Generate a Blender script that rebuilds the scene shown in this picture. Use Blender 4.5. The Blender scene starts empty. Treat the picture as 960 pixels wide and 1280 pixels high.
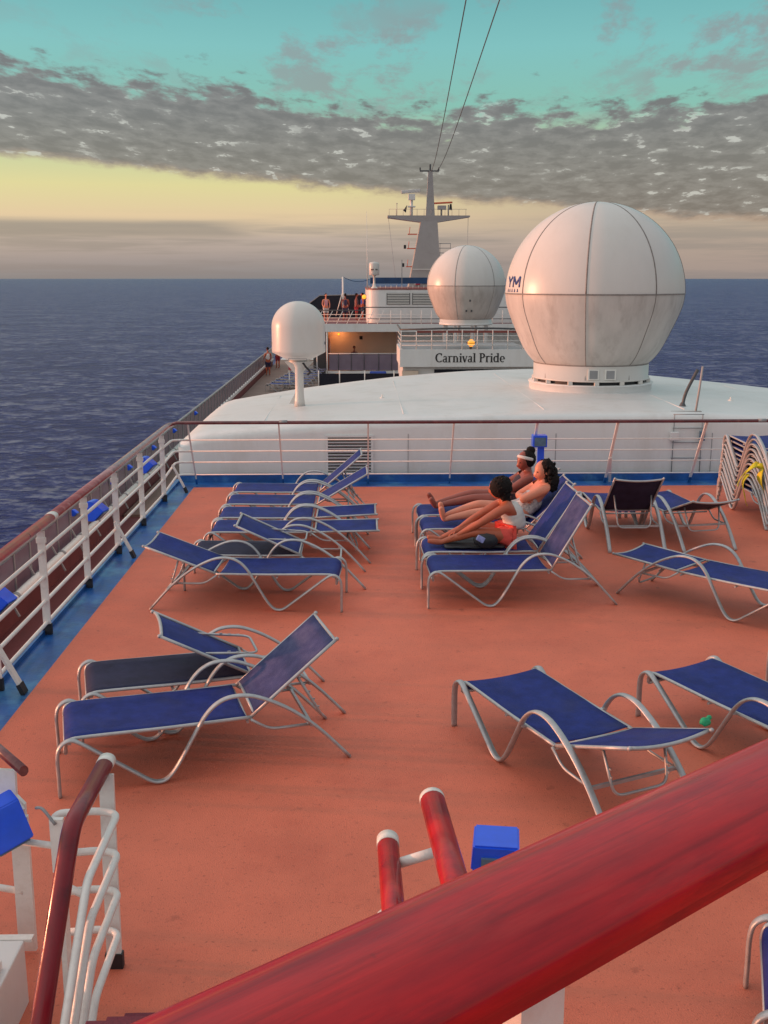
import bpy, bmesh, math, random
from mathutils import Vector, Matrix, noise as mnoise
random.seed(7)
R = math.radians
D = bpy.data
scn = bpy.context.scene
COL = scn.collection
PI = math.pi

# ------------------------------------------------------------------ materials
def lin(r, g, b):
    f = lambda c: (c/255/12.92) if c/255 <= .04045 else ((c/255+.055)/1.055)**2.4
    return (f(r), f(g), f(b))

def mat(name, col, rough=.5, metal=0, var=.0, vscale=3, bump=0, bscale=40, coat=0, spec=.5,
        stain=None, stain_amt=0, stain_scale=2, stretch=(1, 1, 1), rvar=0, sheen=0, emit=None, estr=0, col2=None):
    m = D.materials.new(name); m.use_nodes = True
    nt = m.node_tree; N = nt.nodes; L = nt.links
    b = N['Principled BSDF']
    b.inputs['Roughness'].default_value = rough
    b.inputs['Metallic'].default_value = metal
    b.inputs['Specular IOR Level'].default_value = spec
    b.inputs['Coat Weight'].default_value = coat
    b.inputs['Coat Roughness'].default_value = .15
    if sheen: b.inputs['Sheen Weight'].default_value = sheen
    c4 = (*col, 1)
    b.inputs['Base Color'].default_value = c4
    tc = N.new('ShaderNodeTexCoord'); mp = N.new('ShaderNodeMapping')
    L.new(tc.outputs['Object'], mp.inputs[0]); mp.inputs['Scale'].default_value = stretch
    last = None
    if var or col2:
        n = N.new('ShaderNodeTexNoise'); n.inputs['Scale'].default_value = vscale; n.inputs['Detail'].default_value = 6
        n.inputs['Roughness'].default_value = .65
        L.new(mp.outputs[0], n.inputs['Vector'])
        rp = N.new('ShaderNodeValToRGB'); rp.color_ramp.elements[0].position = .3; rp.color_ramp.elements[1].position = .7
        c2 = col2 or tuple(min(1, c*(1+var)) for c in col)
        c1 = tuple(c*(1-var) for c in col) if not col2 else col
        rp.color_ramp.elements[0].color = (*c1, 1); rp.color_ramp.elements[1].color = (*c2, 1)
        L.new(n.outputs['Fac'], rp.inputs[0]); last = rp.outputs[0]
    if stain:
        n = N.new('ShaderNodeTexNoise'); n.inputs['Scale'].default_value = stain_scale; n.inputs['Detail'].default_value = 8
        n.inputs['Roughness'].default_value = .7
        L.new(mp.outputs[0], n.inputs['Vector'])
        rp = N.new('ShaderNodeValToRGB'); rp.color_ramp.elements[0].position = .5; rp.color_ramp.elements[1].position = .72
        rp.color_ramp.elements[0].color = (0, 0, 0, 1); rp.color_ramp.elements[1].color = (stain_amt,)*3+(1,)
        L.new(n.outputs['Fac'], rp.inputs[0])
        mx = N.new('ShaderNodeMix'); mx.data_type = 'RGBA'
        L.new(rp.outputs[0], mx.inputs[0])
        if last: L.new(last, mx.inputs[6])
        else: mx.inputs[6].default_value = c4
        mx.inputs[7].default_value = (*stain, 1); last = mx.outputs[2]
    if last: L.new(last, b.inputs['Base Color'])
    if bump:
        n = N.new('ShaderNodeTexNoise'); n.inputs['Scale'].default_value = bscale; n.inputs['Detail'].default_value = 4
        L.new(mp.outputs[0], n.inputs['Vector'])
        bp = N.new('ShaderNodeBump'); bp.inputs['Strength'].default_value = bump; bp.inputs['Distance'].default_value = .01
        L.new(n.outputs['Fac'], bp.inputs['Height']); L.new(bp.outputs[0], b.inputs['Normal'])
    if rvar:
        n = N.new('ShaderNodeTexNoise'); n.inputs['Scale'].default_value = vscale*2; L.new(mp.outputs[0], n.inputs['Vector'])
        mr = N.new('ShaderNodeMapRange'); mr.inputs[3].default_value = rough-rvar; mr.inputs[4].default_value = rough+rvar
        L.new(n.outputs['Fac'], mr.inputs[0]); L.new(mr.outputs[0], b.inputs['Roughness'])
    if emit:
        b.inputs['Emission Color'].default_value = (*emit, 1); b.inputs['Emission Strength'].default_value = estr
    return m

def fine_speck(m, amt=.35, scale=55, dark=(.12, .03, .02)):
    """small scuffs and grit in a coat of deck paint"""
    nt = m.node_tree; N = nt.nodes; L = nt.links; b = N['Principled BSDF']
    src = b.inputs['Base Color'].links[0].from_socket
    tc = N.new('ShaderNodeTexCoord')
    for sc, a, lo, hi in ((scale, amt, .60, .70), (9, amt*.8, .66, .74)):
        n = N.new('ShaderNodeTexNoise'); n.inputs['Scale'].default_value = sc; n.inputs['Detail'].default_value = 3
        L.new(tc.outputs['Object'], n.inputs['Vector'])
        rp = N.new('ShaderNodeMapRange'); rp.inputs[1].default_value = lo; rp.inputs[2].default_value = hi; rp.inputs[4].default_value = a
        L.new(n.outputs['Fac'], rp.inputs[0])
        mx = N.new('ShaderNodeMix'); mx.data_type = 'RGBA'; L.new(rp.outputs[0], mx.inputs[0]); L.new(src, mx.inputs[6])
        mx.inputs[7].default_value = (*dark, 1); src = mx.outputs[2]
    L.new(src, b.inputs['Base Color'])

M = {}
M['deck'] = mat('deck_rubber_orange', (.66, .172, .10), .62, var=.13, vscale=1.1, bump=.5, bscale=130, stain=(.50, .11, .065), stain_amt=.55, stain_scale=1.3, rvar=.08, spec=.4)
fine_speck(M['deck'])
M['deck_dark'] = mat('deck_rubber_red', (.18, .052, .056), .7, var=.15, vscale=.8, bump=.4, bscale=100, stain=(.12, .04, .04), stain_amt=.6)
M['tread'] = mat('stair_tread_maroon', (.16, .012, .03), .6, var=.2, vscale=4, bump=.4, bscale=80)
M['grey_deck'] = mat('far_deck_grey', (.24, .17, .14), .75, var=.15, vscale=1, stain=(.13, .1, .09), stain_amt=.5)
M['gutter'] = mat('gutter_paint_blue', (.012, .095, .33), .35, var=.45, vscale=2.5, bump=.3, bscale=25, stain=(.10, .32, .52), stain_amt=.9, stain_scale=1.6, rvar=.12)
M['white'] = mat('paint_white', (.70, .715, .71), .4, var=.04, vscale=1.2, stain=(.5, .47, .42), stain_amt=.4, stain_scale=1.7, stretch=(1, 1, .3), rvar=.08)
M['rail_white'] = mat('rail_paint_white', (.76, .76, .73), .35, var=.05, vscale=9, stain=(.5, .44, .38), stain_amt=.35, stain_scale=14, bump=.15, bscale=60)
M['radome'] = mat('radome_gelcoat', (.62, .61, .58), .33, var=.035, vscale=1.5, stain=(.55, .53, .48), stain_amt=.3, stain_scale=2.5, stretch=(1, 1, .25))
M['radome_low'] = mat('radome_gelcoat_lower', (.53, .505, .47), .45, var=.1, vscale=3, stain=(.33, .30, .27), stain_amt=.65, stain_scale=3.5, stretch=(1, 1, .2))  # lower shells: darker base colour with streaky variation
M['seam'] = mat('seam_sealant', (.23, .21, .195), .6, var=.3, vscale=20)
M['alu'] = mat('brushed_aluminium', (.44, .45, .46), .42, metal=.45, var=.12, vscale=25, bump=.08, bscale=150, rvar=.08)
M['sling'] = mat('sling_mesh_navy', (.019, .034, .20), .6, var=.3, vscale=7, bump=.6, bscale=260, spec=.18, stain=(.05, .06, .18), stain_amt=.6, stain_scale=3)
M['sling_dark'] = mat('sling_mesh_dark', (.026, .028, .07), .65, var=.3, vscale=7, bump=.6, bscale=260, spec=.2, stain=(.035, .04, .09), stain_amt=.6, stain_scale=3)  # own dark tone on seats; painted shade on backs seen from behind
M['sling_grey_sheen'] = mat('sling_mesh_grey_sheen', (.042, .05, .16), .6, var=.3, vscale=6, bump=.6, bscale=260, spec=.25, stain=(.13, .125, .2), stain_amt=.6, stain_scale=3)  # grey sheen of the raised backs put into the base colour
M['wood'] = mat('varnished_wood_red', (.27, .004, .012), .3, col2=(.58, .010, .014), vscale=6, coat=.35, spec=.25, stretch=(1, 1, 1), bump=.12, bscale=30, rvar=.06, stain=(.10, .004, .012), stain_amt=.8, stain_scale=5)
M['wood_deep'] = mat('varnished_wood_crimson', (.11, .004, .012), .28, col2=(.27, .008, .018), vscale=6, coat=.4, spec=.25, bump=.1, bscale=30, stain=(.06, .004, .01), stain_amt=.7, stain_scale=6)
M['wood_dark'] = mat('varnished_wood_maroon', (.12, .012, .018), .28, var=.35, vscale=9, coat=.5, stain=(.3, .12, .1), stain_amt=.5, stain_scale=6)
M['wood_worn'] = mat('varnished_wood_weathered', (.30, .055, .06), .24, var=.3, vscale=8, coat=.6, stain=(.48, .26, .24), stain_amt=.75, stain_scale=7)
M['lamp'] = mat('lamp_housing_blue', (.012, .10, .83), .35, var=.12, vscale=6, coat=.2)
M['lamp_dark'] = mat('lamp_glass_grey', (.10, .18, .26), .12, var=.2, vscale=9)
M['black'] = mat('black_rubber', (.018, .02, .025), .6, var=.3, vscale=10)
M['grey'] = mat('grey_paint', (.27, .28, .29), .5, var=.12, vscale=5)
M['darkgrey'] = mat('dark_grey_metal', (.07, .075, .08), .5, var=.2, vscale=5)
M['mast'] = mat('mast_paint_grey', (.36, .34, .33), .5, var=.06, vscale=1, stain=(.28, .26, .24), stain_amt=.5, stain_scale=1.5)
M['cream'] = mat('cream_wall_paint', (.66, .55, .44), .5, var=.06, vscale=1)
M['glass'] = mat('tinted_glass', (.015, .018, .03), .2, spec=.25, var=.2, vscale=.7)
M['glassrail'] = mat('salt_hazed_glass', (.19, .15, .20), .25, var=.12, vscale=1.5)
M['canopy'] = mat('canopy_fabric_blue', (.015, .06, .16), .7, var=.2, vscale=2)
M['redroof'] = mat('red_deck_paint', (.23, .06, .05), .6, var=.15, vscale=1.5)
M['yellow'] = mat('yellow_towel_cloth', (.75, .52, .02), .8, var=.3, vscale=10, bump=.5, bscale=60, col2=(.42, .50, .02))
M['green'] = mat('green_paper', (.02, .42, .2), .6, var=.25, vscale=30)
M['letter_blk'] = mat('letter_paint_black', (.012, .012, .014), .4, var=.1)
M['letter_blue'] = mat('letter_paint_navy', (.02, .05, .22), .4, var=.1)
M['amber'] = mat('amber_lamp_glow', (.9, .45, .05), .4, emit=(1., .36, .03), estr=1.3, var=.05)
M['orange'] = mat('safety_orange', (.65, .12, .05), .5, var=.2, vscale=4)
M['ring'] = mat('white_plastic_cap', (.72, .72, .68), .35, var=.06, vscale=20)
# skin, hair and clothes
M['skin_b'] = mat('skin_brown', (.46, .115, .055), .45, var=.12, vscale=8)
M['skin_t'] = mat('skin_tan', (.66, .24, .15), .45, var=.08, vscale=8)
M['skin_d'] = mat('skin_deep_brown', (.27, .065, .045), .45, var=.12, vscale=8)
M['hair'] = mat('hair_black', (.009, .006, .006), .75, spec=.2, var=.4, vscale=30, bump=1, bscale=60)
M['eye'] = mat('eye_dark', (.02, .012, .01), .2, var=.1)
M['lip'] = mat('lip_red', (.30, .05, .05), .4, var=.1)
M['tank'] = mat('tank_top_white', (.62, .60, .57), .85, var=.08, vscale=10, bump=.5, bscale=30)
M['shorts'] = mat('shorts_coral', (.75, .09, .07), .8, var=.15, vscale=12, bump=.5, bscale=30)
M['dress'] = mat('dress_print_grey', (.13, .10, .13), .8, col2=(.78, .73, .70), vscale=22, bump=.5, bscale=30)
M['darktop'] = mat('dark_cotton', (.05, .03, .045), .85, var=.3, vscale=14, bump=.5, bscale=30)
M['band'] = mat('headband_white', (.62, .58, .56), .8, var=.1, vscale=20)
M['c_pink'] = mat('cotton_pink', (.6, .3, .35), .8, var=.2)
M['c_navy'] = mat('cotton_navy', (.03, .03, .08), .8, var=.2)
M['c_blue'] = mat('cotton_blue', (.05, .1, .45), .8, var=.2)
M['c_green'] = mat('cotton_green', (.02, .25, .12), .8, var=.2)
M['c_red'] = mat('cotton_red', (.4, .04, .06), .8, var=.2)
M['c_white'] = mat('cotton_white', (.65, .63, .62), .8, var=.1)

# ------------------------------------------------------------------ mesh builder
class MB:
    def __init__(s): s.bm = bmesh.new()
    def box(s, c, size, rz=0, mtx=None, bevel=0):
        r = bmesh.ops.create_cube(s.bm, size=1)
        vs = r['verts']
        bmesh.ops.scale(s.bm, vec=size, verts=vs)
        if bevel:
            es = list({e for v in vs for e in v.link_edges})
            o = bmesh.ops.bevel(s.bm, geom=es, offset=bevel, segments=2, affect='EDGES', profile=.6)
            vs = list({v for f in o['faces'] for v in f.verts} | {v for v in vs if v.is_valid})
        if mtx is not None: bmesh.ops.transform(s.bm, matrix=mtx, verts=vs)
        if rz: bmesh.ops.rotate(s.bm, cent=(0, 0, 0), matrix=Matrix.Rotation(rz, 3, 'Z'), verts=vs)
        bmesh.ops.translate(s.bm, vec=c, verts=vs)
        return s
    def bb(s, x0, x1, y0, y1, z0, z1, bevel=0):
        return s.box(((x0+x1)/2, (y0+y1)/2, (z0+z1)/2), (x1-x0, y1-y0, z1-z0), bevel=bevel)
    def sweep(s, pts, a, b=None, lat=(0, 1, 0), n=8, closed=False, caps=True, radii=None):
        b = b or a; pts = [Vector(p) for p in pts]; lat = Vector(lat); rings = []
        m = len(pts)
        for i, p in enumerate(pts):
            if closed: t = pts[(i+1) % m]-pts[i-1]
            else: t = pts[min(i+1, m-1)]-pts[max(i-1, 0)]
            t.normalize()
            l = lat-t*lat.dot(t)
            if l.length < 1e-3: l = Vector((1, .01, 0))-t*t.x
            l.normalize(); u = t.cross(l)
            k = radii[i] if radii else 1
            rings.append([s.bm.verts.new(p+l*a*k*math.cos(2*PI*j/n)+u*b*k*math.sin(2*PI*j/n)) for j in range(n)])
        for i in range(m if closed else m-1):
            A, B = rings[i], rings[(i+1) % m]
            for j in range(n):
                f = s.bm.faces.new((A[j], A[(j+1) % n], B[(j+1) % n], B[j])); f.smooth = True
        if caps and not closed:
            s.bm.faces.new(rings[0][::-1]); s.bm.faces.new(rings[-1])
        return s
    def bar(s, p, q, r, n=8): 
        t = Vector(q)-Vector(p)
        return s.sweep([p, q], r, lat=(0, 1, 0) if abs(t.normalized().y) < .9 else (1, 0, 0), n=n)
    def flat(s, p, q, a, b, lat=(0, 1, 0)):
        """rectangular bar from p to q, width 2a along lat, 2b across"""
        p, q = Vector(p), Vector(q); t = (q-p).normalized(); l = Vector(lat); l = (l-t*l.dot(t)).normalized(); u = t.cross(l)
        V = [s.bm.verts.new(c+l*a*i+u*b*j) for c in (p, q) for i, j in ((-1, -1), (1, -1), (1, 1), (-1, 1))]
        for f in ((0, 3, 2, 1), (4, 5, 6, 7), (0, 1, 5, 4), (1, 2, 6, 5), (2, 3, 7, 6), (3, 0, 4, 7)): s.bm.faces.new([V[k] for k in f])
        return s
    def lathe(s, prof, c=(0, 0, 0), n=48, smooth=True):
        rings = []
        for r, z in prof:
            if r < 1e-5: rings.append([s.bm.verts.new((c[0], c[1], c[2]+z))])
            else: rings.append([s.bm.verts.new((c[0]+r*math.cos(2*PI*j/n), c[1]+r*math.sin(2*PI*j/n), c[2]+z)) for j in range(n)])
        for A, B in zip(rings, rings[1:]):
            for j in range(n):
                k = (j+1) % n
                vs = [A[j % len(A)], A[k % len(A)], B[k % len(B)], B[j % len(B)]]
                u = []
                for v in vs:
                    if v not in u: u.append(v)
                if len(u) > 2:
                    f = s.bm.faces.new(u); f.smooth = smooth
        return s
    def prism(s, poly, y0, y1, axis='y'):
        """polygon in (x,z) extruded along y"""
        A = [s.bm.verts.new((x, y0, z)) for x, z in poly]; B = [s.bm.verts.new((x, y1, z)) for x, z in poly]
        s.bm.faces.new(A); s.bm.faces.new(B[::-1]); n = len(A)
        for i in range(n): s.bm.faces.new((A[i], B[i], B[(i+1) % n], A[(i+1) % n]))
        return s
    def grid(s, f, nu, nv, smooth=True):
        V = [[s.bm.verts.new(f(i/nu, j/nv)) for j in range(nv+1)] for i in range(nu+1)]
        for i in range(nu):
            for j in range(nv):
                q = s.bm.faces.new((V[i][j], V[i+1][j], V[i+1][j+1], V[i][j+1])); q.smooth = smooth
        return s
    def ico(s, c, r, sc=(1, 1, 1), sub=3, ns=0, nf=10, rot=None):
        o = bmesh.ops.create_icosphere(s.bm, subdivisions=sub, radius=1)
        for v in o['verts']:
            d = v.co.copy(); k = 1
            if ns: k += ns*mnoise.noise(d*nf+Vector(c)*3)
            v.co = Vector((d.x*sc[0], d.y*sc[1], d.z*sc[2]))*r*k
            if rot: v.co = rot @ v.co
            v.co += Vector(c)
            for f in v.link_faces: f.smooth = True
        return s
    def build(s, name, m, parent=None, loc=None):
        bmesh.ops.recalc_face_normals(s.bm, faces=s.bm.faces[:])
        me = D.meshes.new(name); s.bm.to_mesh(me); s.bm.free()
        me.materials.append(m if not isinstance(m, str) else M[m])
        o = D.objects.new(name, me); COL.objects.link(o)
        if parent: o.parent = parent
        if loc: o.location = loc
        return o

def tag(o, label=None, cat=None, group=None, kind=None):
    if label: o['label'] = label
    if cat: o['category'] = cat
    if group: o['group'] = group
    if kind: o['kind'] = kind
    return o
def empty(name, loc, rz=0, label=None, cat=None, group=None):
    o = D.objects.new(name, None); COL.objects.link(o); o.location = loc; o.rotation_euler = (0, 0, rz)
    o.empty_display_size = .2
    return tag(o, label, cat, group)
def kids(o): return [c for c in D.objects if c.parent == o]
def copy_tree(o, parent=None):
    c = o.copy(); COL.objects.link(c); c.parent = parent
    for ch in kids(o): copy_tree(ch, c)
    return c
def crom(pts, k=6):
    P = [Vector(p) for p in pts]; out = []
    for i in range(len(P)-1):
        p0, p1, p2, p3 = P[max(i-1, 0)], P[i], P[i+1], P[min(i+2, len(P)-1)]
        for j in range(k):
            t = j/k
            out.append(.5*((2*p1)+(p2-p0)*t+(2*p0-5*p1+4*p2-p3)*t*t+(3*p1-p0-3*p2+p3)*t**3))
    return out+[P[-1]]
def fillet(pts, r, k=6):
    """polyline with its corners rounded"""
    P = [Vector(p) for p in pts]; out = [P[0]]
    for i in range(1, len(P)-1):
        a, b, c = P[i-1], P[i], P[i+1]
        u = (a-b); v = (c-b); d = min(r, u.length*.48, v.length*.48); u.normalize(); v.normalize()
        s, e = b+u*d, b+v*d
        for j in range(k+1):
            t = j/k; out.append(s*(1-t)**2+b*2*t*(1-t)+e*t*t)
    return out+[P[-1]]

# ------------------------------------------------------------------ camera
cd = D.cameras.new('camera'); cam = D.objects.new('camera', cd); COL.objects.link(cam)
cd.sensor_fit = 'VERTICAL'; cd.sensor_height = 36; cd.sensor_width = 27; cd.lens = 36*1300/1280
cd.clip_start = .05; cd.clip_end = 200000
cam.location = (0, 0, 3.1); cam.rotation_euler = (R(90-12.66), R(0.0), R(-1.29)); scn.camera = cam

# ------------------------------------------------------------------ sky, sun
SUN_AZ, SUN_EL = -83, 3.4      # degrees from the ship's axis (+y), minus is port side
w = D.worlds.new('World'); scn.world = w; w.use_nodes = True
nt = w.node_tree; N = nt.nodes; L = nt.links
for n in list(N): N.remove(n)
def mth(op, a, b=None, c=None, clamp=False):
    n = N.new('ShaderNodeMath'); n.operation = op; n.use_clamp = clamp
    for i, v in enumerate((a, b, c)):
        if v is None: continue
        if isinstance(v, (int, float)): n.inputs[i].default_value = v
        else: L.new(v, n.inputs[i])
    return n.outputs[0]
def sstep(x, lo, hi):
    n = N.new('ShaderNodeMapRange'); n.interpolation_type = 'SMOOTHSTEP'
    L.new(x, n.inputs[0]); n.inputs[1].default_value = lo; n.inputs[2].default_value = hi
    return n.outputs[0]
def cmix(f, a, b, mode='MIX'):
    n = N.new('ShaderNodeMix'); n.data_type = 'RGBA'; n.blend_type = mode
    for i, v in ((0, f), (6, a), (7, b)):
        if isinstance(v, (int, float)): n.inputs[i].default_value = v
        elif isinstance(v, tuple): n.inputs[i].default_value = (*v, 1)
        else: L.new(v, n.inputs[i])
    return n.outputs[2]
def ramp(x, stops):
    n = N.new('ShaderNodeValToRGB'); L.new(x, n.inputs[0]); e = n.color_ramp.elements
    while len(e) < len(stops): e.new(.5)
    for q, (p, c) in zip(e, stops): q.position = p
    for q, (p, c) in zip(e, stops): q.position = p; q.color = (*c, 1)
    return n.outputs[0]
def tnoise(vec, sc, det=5, rough=.6, dist=0):
    n = N.new('ShaderNodeTexNoise'); L.new(vec, n.inputs['Vector']); n.inputs['Scale'].default_value = sc
    n.inputs['Detail'].default_value = det; n.inputs['Roughness'].default_value = rough; n.inputs['Distortion'].default_value = dist
    return n.outputs['Fac']
tc = N.new('ShaderNodeTexCoord'); sp = N.new('ShaderNodeSeparateXYZ'); L.new(tc.outputs['Generated'], sp.inputs[0])
X, Y, Z = sp.outputs
DEG = 180/PI
el = mth('MULTIPLY', mth('ARCSINE', Z), DEG)
az = mth('MULTIPLY', mth('ARCTAN2', X, Y), DEG)
def comb(x, y, z=0.):
    n = N.new('ShaderNodeCombineXYZ')
    for i, v in enumerate((x, y, z)):
        if isinstance(v, (int, float)): n.inputs[i].default_value = v
        else: L.new(v, n.inputs[i])
    return n.outputs[0]
zz = mth('ADD', mth('MAXIMUM', Z, 0.), .045)
pl = comb(mth('DIVIDE', X, zz), mth('DIVIDE', Y, zz))          # the cloud sheet seen in perspective
slope = mth('ADD', el, mth('MULTIPLY', az, .035)); wid_ = mth('DIVIDE', 1.0, mth('ADD', mth('MULTIPLY', mth('MAXIMUM', el, 0.), .055), .62))
pla = comb(mth('MULTIPLY', mth('MULTIPLY', az, .17), wid_), mth('MULTIPLY', mth('MULTIPLY', slope, .62), wid_))
streak = comb(mth('MULTIPLY', az, .06), mth('MULTIPLY', el, 1.1))
base = ramp(mth('DIVIDE', el, 20, clamp=True), [
    (0, (.235, .245, .265)), (.05, (.33, .30, .315)), (.10, (.46, .385, .37)), (.16, (.74, .56, .37)), (.235, (.72, .65, .32)),
    (.32, (.52, .60, .34)), (.42, (.21, .51, .43)), (.57, (.185, .52, .52)), (.70, (.135, .43, .455)), (1, (.14, .42, .47))])
# towards starboard the yellow afterglow turns pale pink
base = cmix(mth('MULTIPLY', mth('MULTIPLY', sstep(az, -4, 18), mth('SUBTRACT', 1, sstep(el, 4, 7))), .75), base, (.40, .32, .29))
lo_n = tnoise(streak, 1.3, 4)
base = cmix(mth('MULTIPLY', mth('MULTIPLY', sstep(lo_n, .42, .62), mth('SUBTRACT', 1, sstep(el, 2.0, 3.6))), .65), base, (.25, .235, .245))
# thin grey bar low on the port side
bar_ = mth('MULTIPLY', mth('MULTIPLY', sstep(el, 1.9, 2.35), mth('SUBTRACT', 1, sstep(el, 2.7, 3.1))), mth('SUBTRACT', 1, sstep(mth('ADD', az, mth('MULTIPLY', lo_n, 10)), -3, 0)))
base = cmix(mth('MULTIPLY', bar_, .8), base, (.27, .245, .25))
n_big = tnoise(pla, .35, 4, .55)
n_mid = tnoise(pla, 1.3, 7, .66, .12)
plb = comb(mth('MULTIPLY', mth('MULTIPLY', az, .20), wid_), mth('MULTIPLY', mth('MULTIPLY', slope, .95), wid_))
n_fine = tnoise(plb, 3.6, 5, .6, .15)
jit = mth('MULTIPLY', mth('SUBTRACT', n_mid, .5), 1.6)
e1 = mth('ADD', mth('ADD', el, mth('MULTIPLY', az, .085)), jit)
low_edge = sstep(e1, 4.2, 4.75)
e2 = mth('ADD', mth('ADD', mth('ADD', el, mth('MULTIPLY', mth('MINIMUM', az, 8), .075)), mth('MULTIPLY', mth('SUBTRACT', n_big, .5), 4.0)), mth('ADD', mth('MULTIPLY', mth('SUBTRACT', n_mid, .5), 5.0), mth('MULTIPLY', mth('SUBTRACT', n_fine, .5), 4.5)))
top_edge = mth('SUBTRACT', 1, sstep(e2, 8.1, 9.3))
band = mth('MULTIPLY', low_edge, top_edge)
gap = mth('MULTIPLY', sstep(n_fine, .585, .64), sstep(mth('ADD', n_mid, mth('MULTIPLY', n_big, .5)), .84, .66))
cloudcol = cmix(sstep(n_fine, .36, .60), (.135, .122, .145), (.205, .19, .207))
cloudcol = cmix(mth('MULTIPLY', sstep(e1, 4.95, 4.2), .6), cloudcol, (.60, .36, .27))
cloudcol = cmix(mth('MULTIPLY', gap, .85), cloudcol, (.56, .56, .54))
sky = cmix(mth('MULTIPLY', band, .97), base, cloudcol)
wisp = mth('MULTIPLY', mth('MULTIPLY', sstep(n_mid, .49, .62), sstep(n_big, .34, .52)), mth('MULTIPLY', sstep(el, 7, 9), sstep(mth('ADD', az, mth('MULTIPLY', el, .3)), -22, 6)))
sky = cmix(mth('MULTIPLY', mth('MULTIPLY', wisp, mth('SUBTRACT', 1, band)), .75), sky, (.27, .255, .28))
# unseen sky overhead and astern, its brightness made up to light the walls
side = sstep(mth('MULTIPLY', X, -1), -.75, .75)
over = cmix(side, (.55, .56, .58), (1.14, 1.08, 1.05))
sky = cmix(sstep(el, 15, 34), sky, over)
astern = mth('MULTIPLY', sstep(mth('MULTIPLY', Y, -1), .0, .55), 1)
sky = cmix(astern, sky, cmix(side, (.42, .43, .45), (1.0, .97, .94)))
sky = cmix(sstep(el, -.1, -.6), sky, (.05, .06, .10))
nis = N.new('ShaderNodeTexSky'); nis.sky_type = 'NISHITA'; nis.sun_disc = False
nis.sun_elevation = R(SUN_EL); nis.sun_rotation = R(SUN_AZ)
bg1 = N.new('ShaderNodeBackground'); bg1.inputs[1].default_value = .05; L.new(nis.outputs[0], bg1.inputs[0])
bg2 = N.new('ShaderNodeBackground'); bg2.inputs[1].default_value = .89; L.new(sky, bg2.inputs[0])
ad = N.new('ShaderNodeAddShader'); L.new(bg1.outputs[0], ad.inputs[0]); L.new(bg2.outputs[0], ad.inputs[1])
wo = N.new('ShaderNodeOutputWorld'); L.new(ad.outputs[0], wo.inputs[0])
sl = D.lights.new('sun', 'SUN'); sl.energy = 3.8; sl.color = (1, .36, .20); sl.angle = R(2.2)
so = D.objects.new('sun', sl); COL.objects.link(so)
sd = Vector((math.sin(R(SUN_AZ))*math.cos(R(SUN_EL)), math.cos(R(SUN_AZ))*math.cos(R(SUN_EL)), math.sin(R(SUN_EL))))
so.rotation_euler = sd.to_track_quat('Z', 'Y').to_euler(); so.location = (-30, 20, 20)

# ------------------------------------------------------------------ sea
SEA = -33
m = D.materials.new('sea_water'); m.use_nodes = True; nt = m.node_tree; N = nt.nodes; L = nt.links
b = N['Principled BSDF']; b.inputs['Roughness'].default_value = .28; b.inputs['IOR'].default_value = 1.33
b.inputs['Specular IOR Level'].default_value = .09
tc = N.new('ShaderNodeTexCoord'); mp = N.new('ShaderNodeMapping'); L.new(tc.outputs['Object'], mp.inputs[0]); mp.inputs['Scale'].default_value = (.8, 1.0, 1)
mp.inputs['Rotation'].default_value = (0, 0, R(9))
v = mp.outputs[0]
n1 = tnoise(v, .15, 7, .66, .8); n2 = tnoise(v, .5, 5, .68, .6); n3 = tnoise(v, .022, 4, .6)
h = mth('ADD', mth('ADD', mth('MULTIPLY', n1, 3.2), mth('MULTIPLY', n2, 1.0)), mth('MULTIPLY', n3, 5))
bp = N.new('ShaderNodeBump'); bp.inputs['Strength'].default_value = 1; bp.inputs['Distance'].default_value = 1.0
L.new(h, bp.inputs['Height']); L.new(bp.outputs[0], b.inputs['Normal'])
cc = ramp(mth('ADD', mth('ADD', mth('MULTIPLY', n1, .45), mth('MULTIPLY', n2, .35)), mth('MULTIPLY', n3, .2)), [(.45, (.003, .008, .12)), (.51, (.015, .030, .19)), (.575, (.20, .22, .34))])  # pale stops paint wave highlights into the water's base colour
L.new(cc, b.inputs['Base Color'])
M['sea'] = m
mb = MB()
radii = [0, 60, 120, 250, 500, 1000, 2500, 6000, 15000, 40000, 90000]
mb.lathe([(r, 0) for r in radii], n=96, smooth=False)
tag(mb.build('sea', 'sea', loc=(0, 0, SEA)), kind='structure')

# ------------------------------------------------------------------ decks and hull (structure)
XL = -2.54        # port edge of the orange deck covering
# deck slab with the well of the port stair left open
mb = MB()
def slab(x0, x1, y0, y1, z0=-.25, z1=0.): mb.bb(x0, x1, y0, y1, z0, z1)
slab(XL, 13, 3.72, 15.56); slab(-1.08, 13, -8, 3.72); slab(XL, -1.78, -8, 3.72)
tag(mb.build('deck', 'deck'), kind='structure')
mb = MB(); mb.bb(-2.86, XL, -8, 15.56, -.25, -.022); mb.bb(-2.86, 13, 15.56, 16.14, -.25, -.022)
mb.bb(-2.9, -2.84, -8, 16.14, -.25, .02); mb.bb(-2.84, 13, 16.08, 16.22, -.021, .09)
tag(mb.build('deck_gutter', 'gutter'), kind='structure')
mb = MB(); mb.bb(-5.6, -2.94, -8, 66, -2.45, -2.25)
tag(mb.build('promenade_deck', 'deck_dark'), kind='structure')
mb = MB(); mb.bb(-5.45, 14, 23.4, 70, -2.4, -2.19)
tag(mb.build('pool_deck', 'grey_deck'), kind='structure')
mb = MB(); mb.bb(-2.93, 13, -8, 22.9, -2.2, -.27); mb.bb(-5.6, 15, -8, 92, SEA-1, -2.46)
tag(mb.build('ship_hull', 'white'), kind='structure')
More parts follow.
